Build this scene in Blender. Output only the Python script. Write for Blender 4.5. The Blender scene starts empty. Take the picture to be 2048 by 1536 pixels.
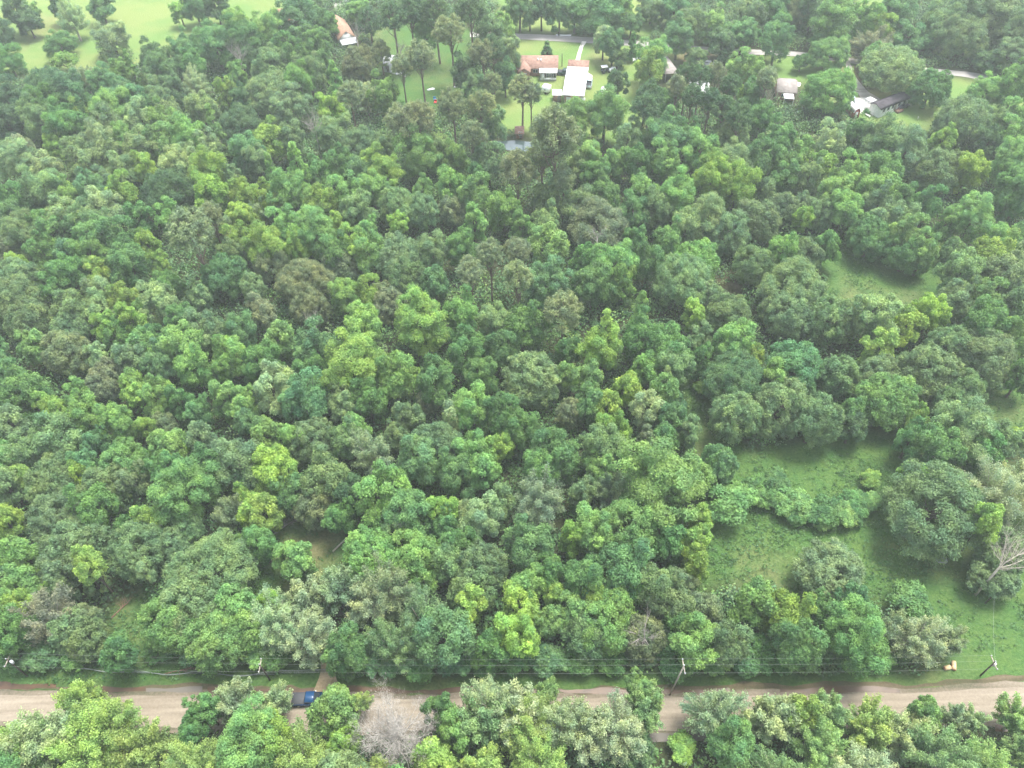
import bpy, math, random
import numpy as np
from mathutils import Vector, Matrix

# ---------------------------------------------------------------- camera, sky, sun, exposure
scene = bpy.context.scene
COL = scene.collection
FPX = 1577.0                      # focal length in pixels of the 2048 px wide photograph
PITCH = math.radians(48.4)        # degrees below the horizon
ROLL = math.radians(-2.0)
CAM = np.array([0.0, 0.0, 120.0])
FWD = np.array([0.0, math.cos(PITCH), -math.sin(PITCH)])
R0 = np.array([1.0, 0.0, 0.0]); U0 = np.array([0.0, math.sin(PITCH), math.cos(PITCH)])
RGT = R0 * math.cos(ROLL) + U0 * math.sin(ROLL)
UPV = -R0 * math.sin(ROLL) + U0 * math.cos(ROLL)
cam_d = bpy.data.cameras.new('camera'); cam = bpy.data.objects.new('camera', cam_d); COL.objects.link(cam)
cam_d.sensor_width = 36.0; cam_d.lens = 36.0 * FPX / 2048.0
cam_d.clip_start = 1.0; cam_d.clip_end = 6000.0
m = Matrix(((RGT[0], UPV[0], -FWD[0], CAM[0]), (RGT[1], UPV[1], -FWD[1], CAM[1]), (RGT[2], UPV[2], -FWD[2], CAM[2]), (0, 0, 0, 1)))
cam.matrix_world = m
scene.camera = cam

SUN_EL, SUN_AZ = math.radians(72.0), math.radians(48.0)   # azimuth clockwise from +y (away from the viewer)
world = bpy.data.worlds.new('World'); scene.world = world; world.use_nodes = True
nt = world.node_tree
sky = nt.nodes.new('ShaderNodeTexSky'); sky.sky_type = 'NISHITA'; sky.sun_disc = False
sky.sun_elevation = SUN_EL; sky.sun_rotation = SUN_AZ
sky.dust_density = 3.0; sky.air_density = 1.0; sky.ozone_density = 1.0
bg = nt.nodes['Background']; hs = nt.nodes.new('ShaderNodeHueSaturation'); hs.inputs['Saturation'].default_value = 0.45   # thin white cloud over the blue
nt.links.new(sky.outputs[0], hs.inputs['Color']); nt.links.new(hs.outputs[0], bg.inputs[0]); bg.inputs[1].default_value = 0.15
sun_d = bpy.data.lights.new('sun', 'SUN'); sun_d.energy = 1.9; sun_d.angle = math.radians(22.0); sun_d.color = (1.0, 0.955, 0.87)
sun = bpy.data.objects.new('sun', sun_d); COL.objects.link(sun)
sd = Vector((math.sin(SUN_AZ) * math.cos(SUN_EL), math.cos(SUN_AZ) * math.cos(SUN_EL), math.sin(SUN_EL)))
sun.rotation_euler = sd.to_track_quat('Z', 'Y').to_euler(); sun.location = (0, 0, 200)
scene.view_settings.view_transform = 'Standard'; scene.view_settings.look = 'None'
scene.view_settings.exposure = 1.86; scene.view_settings.gamma = 1.0
scene.render.engine = 'CYCLES'
scene.cycles.use_denoising = True
scene.cycles.max_bounces = 6; scene.cycles.diffuse_bounces = 3; scene.cycles.transmission_bounces = 4
scene.cycles.volume_bounces = 1; scene.cycles.transparent_max_bounces = 8

# ---------------------------------------------------------------- helpers
def unproj(px, py, z=0.0):
    d = FWD + RGT * ((px - 1024.0) / FPX) + UPV * ((768.0 - py) / FPX)
    t = (z - CAM[2]) / d[2]
    return CAM + d * t

def proj(P):
    v = np.asarray(P, float) - CAM
    q = v @ FWD
    return np.array([1024.0 + FPX * (v @ RGT) / q, 768.0 - FPX * (v @ UPV) / q, q]) if v.ndim == 1 else \
        np.stack([1024.0 + FPX * (v @ RGT) / q, 768.0 - FPX * (v @ UPV) / q, q], -1)

def gp(px, py, z=0.0):
    p = unproj(px, py, z); return Vector((p[0], p[1], z))

def tag(o, label=None, cat=None, group=None, kind=None):
    if label: o['label'] = label
    if cat: o['category'] = cat
    if group: o['group'] = group
    if kind: o['kind'] = kind
    return o

def empty(name, loc=(0, 0, 0), rz=0.0, scale=(1, 1, 1)):
    o = bpy.data.objects.new(name, None); COL.objects.link(o)
    o.location = loc; o.rotation_euler = (0, 0, rz); o.scale = scale; o.empty_display_size = 0.5
    return o

def np_mesh(name, V, F, mats, attrs=None, midx=None, smooth=False):
    """V (n,3), F list of index arrays with equal corner count or python list of faces"""
    me = bpy.data.meshes.new(name)
    V = np.asarray(V, np.float32)
    if isinstance(F, np.ndarray):
        nf, k = F.shape; loops = F.reshape(-1); starts = np.arange(nf) * k; tot = np.full(nf, k)
    else:
        nf = len(F); tot = np.array([len(f) for f in F]); loops = np.concatenate([np.asarray(f) for f in F]) if nf else np.zeros(0, int)
        starts = np.concatenate([[0], np.cumsum(tot)[:-1]])
    me.vertices.add(len(V)); me.vertices.foreach_set('co', V.reshape(-1))
    me.loops.add(len(loops)); me.loops.foreach_set('vertex_index', loops.astype(np.int32))
    me.polygons.add(nf); me.polygons.foreach_set('loop_start', starts.astype(np.int32)); me.polygons.foreach_set('loop_total', tot.astype(np.int32))
    if midx is not None: me.polygons.foreach_set('material_index', np.asarray(midx, np.int32))
    if smooth: me.polygons.foreach_set('use_smooth', np.ones(nf, bool))
    for mt in mats: me.materials.append(mt)
    me.update(calc_edges=True)
    for an, (dom, typ, data) in (attrs or {}).items():
        a = me.attributes.new(an, typ, dom)
        if typ == 'FLOAT': a.data.foreach_set('value', np.asarray(data, np.float32))
        else: a.data.foreach_set('color', np.asarray(data, np.float32).reshape(-1))
    return me

class MB:
    """collects solids, links them as one mesh object"""
    def __init__(self): self.v = []; self.f = []; self.m = []
    def add(self, vs, fs, mi=0):
        n = len(self.v); self.v += [tuple(v) for v in vs]; self.f += [[i + n for i in f] for f in fs]; self.m += [mi] * len(fs); return self
    def box(self, x0, x1, y0, y1, z0, z1, mi=0, M=None, bev=0.0):
        if bev > 0:
            b = bev; vs = []
            for z, s in ((z0, b), (z0 + b, 0), (z1 - b, 0), (z1, b)):
                vs += [(x0 + b + s, y0 + s, z), (x1 - b - s, y0 + s, z), (x1 - s, y0 + b + s, z), (x1 - s, y1 - b - s, z),
                       (x1 - b - s, y1 - s, z), (x0 + b + s, y1 - s, z), (x0 + s, y1 - b - s, z), (x0 + s, y0 + b + s, z)]
            fs = [list(range(7, -1, -1)), list(range(24, 32))]
            for L in range(3):
                for i in range(8): fs.append([L * 8 + i, L * 8 + (i + 1) % 8, L * 8 + 8 + (i + 1) % 8, L * 8 + 8 + i])
        else:
            vs = [(x0, y0, z0), (x1, y0, z0), (x1, y1, z0), (x0, y1, z0), (x0, y0, z1), (x1, y0, z1), (x1, y1, z1), (x0, y1, z1)]
            fs = [[3, 2, 1, 0], [4, 5, 6, 7], [0, 1, 5, 4], [1, 2, 6, 5], [2, 3, 7, 6], [3, 0, 4, 7]]
        if M is not None: vs = [tuple(M @ Vector(v)) for v in vs]
        return self.add(vs, fs, mi)
    def tube(self, pts, rs, n=6, mi=0, cap=True):
        pts = [Vector(p) for p in pts]; rs = rs if hasattr(rs, '__len__') else [rs] * len(pts)
        vs = []; fs = []
        for i, p in enumerate(pts):
            d = (pts[min(i + 1, len(pts) - 1)] - pts[max(i - 1, 0)]).normalized()
            a = d.cross(Vector((0, 0, 1)))
            if a.length < 0.05: a = d.cross(Vector((0, 1, 0)))
            a.normalize(); b = d.cross(a)
            for k in range(n):
                t = 2 * math.pi * k / n; vs.append(p + (a * math.cos(t) + b * math.sin(t)) * rs[i])
        for i in range(len(pts) - 1):
            for k in range(n): fs.append([i * n + k, i * n + (k + 1) % n, (i + 1) * n + (k + 1) % n, (i + 1) * n + k])
        if cap: fs.append(list(range(n - 1, -1, -1))); fs.append([(len(pts) - 1) * n + k for k in range(n)])
        return self.add(vs, fs, mi)
    def prism(self, poly, y0, y1, mi=0, M=None):
        """poly in x,z extruded along y"""
        n = len(poly); vs = [(x, y0, z) for x, z in poly] + [(x, y1, z) for x, z in poly]
        fs = [list(range(n)), list(range(2 * n - 1, n - 1, -1))] + [[(i + 1) % n, i, n + i, n + (i + 1) % n] for i in range(n)]
        if M is not None: vs = [tuple(M @ Vector(v)) for v in vs]
        return self.add(vs, fs, mi)
    def mesh(self, name, mats, smooth=False):
        return np_mesh(name, np.array(self.v), self.f, mats, midx=self.m, smooth=smooth)
    def obj(self, name, mats, parent=None, smooth=False):
        if not isinstance(mats, (list, tuple)): mats = [mats]
        o = bpy.data.objects.new(name, self.mesh(name, mats, smooth)); COL.objects.link(o)
        if parent: o.parent = parent
        return o

# ---------------------------------------------------------------- materials
def mat(name, color=(0.5, 0.5, 0.5), rough=0.8, noise=0.0, nscale=3.0, spec=0.3, metal=0.0, bump=0.0, alpha=None, emit=None, color2=None):
    M = bpy.data.materials.new(name); M.use_nodes = True; n = M.node_tree; b = n.nodes['Principled BSDF']
    b.inputs['Base Color'].default_value = (*color, 1); b.inputs['Roughness'].default_value = rough
    b.inputs['Specular IOR Level'].default_value = spec; b.inputs['Metallic'].default_value = metal
    if noise > 0 or color2 is not None:
        tc = n.nodes.new('ShaderNodeTexCoord'); ns = n.nodes.new('ShaderNodeTexNoise'); ns.inputs['Scale'].default_value = nscale
        ns.inputs['Detail'].default_value = 5; n.links.new(tc.outputs['Object'], ns.inputs['Vector'])
        rp = n.nodes.new('ShaderNodeValToRGB'); rp.color_ramp.elements[0].position = 0.35; rp.color_ramp.elements[1].position = 0.65
        c2 = color2 if color2 is not None else tuple(min(1, c * (1 + noise)) for c in color)
        c1 = color if color2 is not None else tuple(c * (1 - noise) for c in color)
        rp.color_ramp.elements[0].color = (*c1, 1); rp.color_ramp.elements[1].color = (*c2, 1)
        n.links.new(ns.outputs[0], rp.inputs[0]); n.links.new(rp.outputs[0], b.inputs['Base Color'])
        if bump > 0:
            bp = n.nodes.new('ShaderNodeBump'); bp.inputs['Strength'].default_value = bump; bp.inputs['Distance'].default_value = 0.1
            n.links.new(ns.outputs[0], bp.inputs['Height']); n.links.new(bp.outputs[0], b.inputs['Normal'])
    return M

def foliage_mat(name, transl=0.42, use_attr_col=False):
    M = bpy.data.materials.new(name); M.use_nodes = True; n = M.node_tree; L = n.links
    out = n.nodes['Material Output']; b = n.nodes['Principled BSDF']
    b.inputs['Roughness'].default_value = 0.55; b.inputs['Specular IOR Level'].default_value = 0.25
    at = n.nodes.new('ShaderNodeAttribute'); at.attribute_name = 'leafvar'
    if use_attr_col:
        oc = n.nodes.new('ShaderNodeAttribute'); oc.attribute_name = 'tint'; src = oc.outputs['Color']
    else:
        oc = n.nodes.new('ShaderNodeObjectInfo'); src = oc.outputs['Color']
    # leaf to leaf change: older leaves duller, young tips paler and yellower
    mr = n.nodes.new('ShaderNodeMapRange'); mr.inputs[1].default_value = 0; mr.inputs[2].default_value = 1
    mr.inputs[3].default_value = 0.5; mr.inputs[4].default_value = 1.5; L.new(at.outputs['Fac'], mr.inputs[0])
    sc = n.nodes.new('ShaderNodeVectorMath'); sc.operation = 'SCALE'; L.new(src, sc.inputs[0]); L.new(mr.outputs[0], sc.inputs['Scale'])
    mx = n.nodes.new('ShaderNodeMix'); mx.data_type = 'RGBA'; mx.blend_type = 'MULTIPLY'
    mr2 = n.nodes.new('ShaderNodeMapRange'); mr2.inputs[1].default_value = 0.5; mr2.inputs[2].default_value = 1.0
    mr2.inputs[3].default_value = 0; mr2.inputs[4].default_value = 1; L.new(at.outputs['Fac'], mr2.inputs[0])
    L.new(mr2.outputs[0], mx.inputs[0]); L.new(sc.outputs[0], mx.inputs[6]); mx.inputs[7].default_value = (1.15, 1.05, 0.95, 1)
    # colour drifts slowly through the crown, as older and younger growth mingle
    tc = n.nodes.new('ShaderNodeTexCoord'); nz = n.nodes.new('ShaderNodeTexNoise'); nz.inputs['Scale'].default_value = 0.35; nz.inputs['Detail'].default_value = 2
    L.new(tc.outputs['Object'], nz.inputs['Vector']); rp = n.nodes.new('ShaderNodeValToRGB'); e = rp.color_ramp.elements
    e[0].position = 0.38; e[0].color = (0.78, 0.90, 1.0, 1); e[1].position = 0.62; e[1].color = (1.17, 1.10, 0.95, 1); L.new(nz.outputs[0], rp.inputs[0])
    m3 = n.nodes.new('ShaderNodeMix'); m3.data_type = 'RGBA'; m3.blend_type = 'MULTIPLY'; m3.inputs[0].default_value = 1
    L.new(mx.outputs[2], m3.inputs[6]); L.new(rp.outputs[0], m3.inputs[7]); mx = m3
    L.new(mx.outputs[2], b.inputs['Base Color'])
    tr = n.nodes.new('ShaderNodeBsdfTranslucent')
    mt = n.nodes.new('ShaderNodeMix'); mt.data_type = 'RGBA'; mt.blend_type = 'MULTIPLY'; mt.inputs[0].default_value = 1
    L.new(mx.outputs[2], mt.inputs[6]); mt.inputs[7].default_value = (1.08, 1.18, 0.82, 1); L.new(mt.outputs[2], tr.inputs['Color'])
    ms = n.nodes.new('ShaderNodeMixShader'); ms.inputs[0].default_value = transl
    L.new(b.outputs[0], ms.inputs[1]); L.new(tr.outputs[0], ms.inputs[2]); L.new(ms.outputs[0], out.inputs['Surface'])
    return M

M_LEAF = foliage_mat('leaves')
M_UNDER = foliage_mat('undergrowth_leaves', 0.2, True)
M_BARK = mat('bark', (0.085, 0.07, 0.055), 0.9, 0.35, 2.0)
M_PBARK = mat('pine_bark', (0.13, 0.095, 0.075), 0.9, 0.3, 2.0)
M_PALE = mat('pale_branch', (0.36, 0.33, 0.27), 0.85, 0.2, 3.0)
M_DEAD = mat('dead_wood', (0.27, 0.245, 0.225), 0.85, 0.2, 3.0)
# ---------------------------------------------------------------- tree prototypes
def unit(a): return a / np.maximum(np.linalg.norm(a, axis=-1, keepdims=True), 1e-6)

def sph(rng, n, zmin=-1.0, zmax=1.0):
    z = rng.uniform(zmin, zmax, n); t = rng.uniform(0, 2 * np.pi, n); r = np.sqrt(1 - z * z)
    return np.stack([r * np.cos(t), r * np.sin(t), z], -1)

def leaf_quads(P, N, ln, wd, rng, along=None):
    n = len(P); N = unit(N)
    r = rng.normal(size=(n, 3)) if along is None else along + 0.15 * rng.normal(size=(n, 3))
    T = unit(r - N * np.sum(r * N, -1, keepdims=True)); B = np.cross(N, T)
    ln = (ln * rng.uniform(0.7, 1.3, n))[:, None]; wd = (wd * rng.uniform(0.7, 1.3, n))[:, None]
    V = np.stack([P + T * ln, P + B * wd + T * ln * 0.1, P - T * ln, P - B * wd + T * ln * 0.1], 1).reshape(-1, 3)
    F = np.arange(4 * n).reshape(n, 4)
    return V, F

def clumps(C, Rl, lobevar, rng, per, sr, k, ls, lw=None, up=0.35, rnd=0.55, zlo=-0.35, squash=1.0):
    """C lobe centres, Rl lobe radii -> leaf points gathered in small sprays over every lobe"""
    nl = len(C); outl = unit(C + np.array([0, 0, 0.25]) * np.max(np.abs(C)))
    ns = nl * per
    li = np.repeat(np.arange(nl), per)
    d = unit(sph(rng, ns, zlo, 1.0) + 0.55 * outl[li])
    sc = C[li] + d * (Rl[li] * rng.uniform(0.72, 1.08, ns))[:, None] * np.array([1, 1, squash])
    sv = lobevar[li] + rng.normal(0, 0.09, ns)
    si = np.repeat(np.arange(ns), k); n = ns * k
    q = sph(rng, n, -0.5, 1.0); srr = (sr * rng.uniform(0.6, 1.25, ns))[si]
    P = sc[si] + q * (srr * rng.uniform(0.45, 1.0, n))[:, None]
    N = 0.55 * q + 0.35 * d[si] + np.array([0, 0, up]) + rnd * rng.normal(size=(n, 3))
    var = np.clip(sv[si] + 0.10 * q[:, 2] + rng.normal(0, 0.09, n), 0, 1)
    V, F = leaf_quads(P, N, ls, lw or ls * 0.62, rng)
    return V, F, var

def limbs(mb, top, C, rng, r0, nmax, mi=0):
    """limbs running from the stem out to the foliage masses"""
    idx = rng.permutation(len(C))[:nmax]
    for i in idx:
        c = C[i]; s = Vector((0, 0, top * rng.uniform(0.45, 0.95)))
        e = Vector(c); mid = s.lerp(e, 0.5) + Vector((0, 0, -0.08 * (e - s).length))
        mb.tube([s, mid, e], [r0 * 0.42, r0 * 0.28, r0 * 0.08], 4, mi, False)

PROTO = {}
def make_proto(kind, size, var):
    """returns dict with crown mesh, trunk mesh, R, Hc, H, zc (centre height)"""
    R = size; rng = np.random.default_rng(int(size * 100) * 31 + var * 7 + ord(kind) * 1009)
    mb = MB(); bark = M_BARK
    ph = rng.uniform(0, 6.28, 4)
    def shape(d):   # uneven outline
        return 1 + 0.17 * np.sin(2 * np.arctan2(d[:, 1], d[:, 0]) + ph[0]) + 0.13 * np.sin(3 * np.arctan2(d[:, 1], d[:, 0]) + ph[1] + 2 * d[:, 2])
    if kind == 'B':      # broadleaf, tall clumpy crown
        Hc = R * rng.uniform(1.0, 1.25); H = 2 * Hc + R * 0.8; n = int(30 + 5 * R)
        d = sph(rng, n, -0.9, 1.0); rad = rng.uniform(0.42, 0.95, n) * shape(d)
        C = d * rad[:, None] * np.array([R, R, Hc]); Rl = R * rng.uniform(0.14, 0.36, n)
        lv = np.clip(rng.normal(0.48, 0.13, n), 0.1, 0.9)
        V, F, lv = clumps(C, Rl, lv, rng, 15, 0.13 * R + 0.14, int(18 + 6.6 * R), 0.155)
    elif kind == 'O':    # oak: broad dome, fine even texture, skirt near the ground
        Hc = R * rng.uniform(0.72, 0.86); H = 2 * Hc + R * 0.22; n = int(72 + 13 * R)
        d = sph(rng, n, -0.7, 1.0); rad = rng.uniform(0.74, 0.92, n) * (0.5 + 0.5 * shape(d))
        C = d * rad[:, None] * np.array([R, R, Hc]); Rl = R * rng.uniform(0.12, 0.22, n)
        C[::5] *= 0.66; Rl[::5] = R * 0.30     # inner masses close the dome
        lv = np.clip(rng.normal(0.46, 0.10, n), 0.1, 0.9)
        V, F, lv = clumps(C, Rl, lv, rng, 10, 0.085 * R + 0.14, int(15 + 4.8 * R), 0.135, rnd=0.6)
    elif kind == 'C':    # narrow pointed crown
        Hc = R * rng.uniform(1.9, 2.3); H = 2 * Hc + R * 0.6; n = int(40 + 6 * R)
        t = rng.uniform(0, 1, n) ** 1.25; a = rng.uniform(0, 6.28, n); rr = (1 - t) ** 0.75 * R * rng.uniform(0.55, 0.85, n)
        C = np.stack([rr * np.cos(a), rr * np.sin(a), -Hc * 0.9 + t * 1.75 * Hc], -1); Rl = R * rng.uniform(0.18, 0.34, n) * (1 - 0.5 * t)
        lv = np.clip(rng.normal(0.5, 0.12, n), 0.1, 0.9)
        V, F, lv = clumps(C, Rl, lv, rng, 10, 0.3, int(14 + 5 * R), 0.17)
    elif kind == 'P':    # pine: bare stem, open tufted crown
        bark = M_PBARK
        Hc = R * rng.uniform(0.95, 1.15); H = 2 * Hc + R * 2.6; n = int(95 + 22 * R)
        d = sph(rng, n, -0.8, 1.0); rad = rng.uniform(0.25, 1.0, n) ** 0.5 * (0.45 + 0.55 * shape(d)) * 0.95
        C = d * rad[:, None] * np.array([R, R, Hc]); C[:, :2] *= (1 - 0.25 * np.clip(C[:, 2:3] / Hc, 0, 1))
        lv = np.clip(rng.normal(0.45, 0.13, n), 0.1, 0.9); k = 58; nn = n * k; ii = np.repeat(np.arange(n), k)
        q = sph(rng, nn, -0.45, 1.0); tr = rng.uniform(0.45, 0.85, n)
        P = C[ii] + q * (tr[ii] * rng.uniform(0.3, 1.0, nn))[:, None]
        V, F = leaf_quads(P, q + np.array([0, 0, 0.3]) + 0.8 * rng.normal(size=(nn, 3)), 0.24, 0.07, rng, along=q)
        lv = np.clip(lv[ii] + rng.normal(0, 0.1, nn) + 0.08 * q[:, 2], 0, 1)
    elif kind == 'W':    # willow like: light sprays and pale boughs
        bark = M_PALE
        Hc = R * rng.uniform(0.85, 1.05); H = 2 * Hc + R * 0.35; nb = int(34 + 7 * R); Ps = []; Ns = []; Vs = []; n = 0
        for b_ in range(nb):
            e = sph(rng, 1, -0.5, 1.0)[0]; e = e * (0.8 + 0.25 * rng.random()) * np.array([R, R, Hc]) * shape(e[None])[0]
            s = np.array([0, 0, -Hc * 0.75]); mid = (s * 0.45 + e * 0.55) + np.array([0, 0, 0.28 * R]) * (1 if e[2] > -0.2 * Hc else 0.4)
            ts = np.linspace(0, 1, 7); bez = ((1 - ts) ** 2)[:, None] * s + (2 * ts * (1 - ts))[:, None] * mid + (ts ** 2)[:, None] * e
            if b_ % 2 == 0: mb.tube([tuple(p + np.array([0, 0, H - Hc])) for p in bez[:6]], list(np.linspace(0.10, 0.022, 6)), 4, 0, False)
            k = int(190 + 42 * R); tt = rng.uniform(0.38, 1.05, k); base = ((1 - tt) ** 2)[:, None] * s + (2 * tt * (1 - tt))[:, None] * mid + (tt ** 2)[:, None] * e
            off = sph(rng, k, -0.7, 1.0) * (rng.uniform(0.05, 1.0, k) * (0.17 * R + 0.25) * (1.15 - 0.45 * tt))[:, None]; off[:, 2] *= 0.75
            Ps.append(base + off); Ns.append(off * 0.8 + np.array([0, 0, 0.5]) + 0.6 * rng.normal(size=(k, 3)))
            Vs.append(np.clip(rng.normal(0.5, 0.12) + rng.normal(0, 0.1, k) + 0.2 * (tt - 0.7), 0, 1))
        P = np.concatenate(Ps); V, F = leaf_quads(P, np.concatenate(Ns), 0.15, 0.075, rng); lv = np.concatenate(Vs); C = P[::97]
    else:                # S shrub
        Hc = R * rng.uniform(0.6, 0.8); H = 1.75 * Hc; n = int(22 + 6 * R)
        d = sph(rng, n, -0.3, 1.0); rad = rng.uniform(0.4, 0.8, n) * shape(d)
        C = d * rad[:, None] * np.array([R, R, Hc]); Rl = R * rng.uniform(0.2, 0.36, n)
        lv = np.clip(rng.normal(0.5, 0.12, n), 0.1, 0.9)
        V, F, lv = clumps(C, Rl, lv, rng, 11, 0.12 * R + 0.1, int(14 + 5 * R), 0.15)
    zc = H - Hc
    V = V + np.array([0, 0, zc])
    keep = V.reshape(-1, 4, 3)[:, :, 2].min(1) > 0.05
    V = V.reshape(-1, 4, 3)[keep].reshape(-1, 3); lv = lv[keep]; F = np.arange(len(V)).reshape(-1, 4)
    # trunk and limbs
    r0 = {'P': 0.05, 'S': 0.04}.get(kind, 0.06) * R + 0.07
    top = {'P': H - 0.35 * Hc, 'C': H - 0.5 * Hc}.get(kind, zc + 0.15 * Hc)
    lean = rng.uniform(-0.03, 0.03, 2) * H
    pts = [(0, 0, -0.1), (0, 0, 0.25), (lean[0] * 0.4, lean[1] * 0.4, top * 0.5), (lean[0] * 0.2, lean[1] * 0.2, top)]
    mb.tube(pts, [r0 * 1.5, r0 * 1.1, r0 * 0.8, r0 * 0.3], 7, 0, True)
    limbs(mb, zc if kind != 'P' else top, C + np.array([0, 0, zc]), rng, r0, 10 if kind != 'P' else 26)
    nm = {'B': 'broadleaf', 'O': 'oak', 'C': 'slender', 'P': 'pine', 'W': 'willow', 'S': 'shrub'}[kind]
    cm = np_mesh(nm + '_crown', V, F, [M_LEAF], {'leafvar': ('FACE', 'FLOAT', lv)})
    tm = mb.mesh(nm + '_trunk', [bark], True)
    return dict(crown=cm, trunk=tm, R=R * 0.98, Hc=Hc, H=H)

SIZES = {'B': (2.4, 3.6, 5.4), 'O': (3.0, 4.6, 6.6), 'C': (1.6, 2.4), 'P': (2.6, 3.8), 'W': (3.0, 4.6, 6.2), 'S': (1.4, 2.6)}
NVAR = {'B': 4, 'O': 3, 'C': 2, 'P': 3, 'W': 2, 'S': 3}
def proto(kind, R, rnd):
    s = min(SIZES[kind], key=lambda q: abs(math.log(q / R))); v = rnd.randrange(NVAR[kind]); key = (kind, s, v)
    if key not in PROTO: PROTO[key] = make_proto(kind, s, v)
    return PROTO[key]

TINT = {'d': (.088, .168, .078), 'g': (.112, .230, .078), 'G': (.118, .238, .100), 'l': (.175, .315, .100), 'p': (.240, .340, .160),
        'y': (.218, .345, .082), 'Y': (.245, .375, .092), 'b': (.165, .258, .118), 'o': (.192, .245, .128)}
CWORD = {'d': 'dark green', 'g': 'mid green', 'G': 'bluish green', 'l': 'light green', 'p': 'pale sage', 'y': 'yellowish green',
         'Y': 'vivid lime', 'b': 'grey-green', 'o': 'olive brown'}
KWORD = {'B': 'leafy tree', 'O': 'rounded oak', 'C': 'slender tree', 'P': 'pine', 'W': 'feathery tree', 'S': 'shrub', 'J': 'young tree'}
KNAME = {'B': 'broadleaf_tree', 'O': 'oak_tree', 'C': 'slender_tree', 'P': 'pine_tree', 'W': 'feathery_tree', 'S': 'shrub', 'J': 'young_tree'}
KCAT = {'B': 'tree', 'O': 'oak tree', 'C': 'slender tree', 'P': 'pine tree', 'W': 'feathery tree', 'S': 'shrub', 'J': 'young tree'}
KGROUP = {'B': 'leafy trees of the woodland', 'O': 'rounded oaks in and around the woodland', 'C': 'slender trees of the woodland',
          'P': 'pines standing among the leafy trees', 'W': 'feathery pale trees', 'S': 'shrubs at the clearings', 'J': 'young leafy trees with small crowns'}
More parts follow.
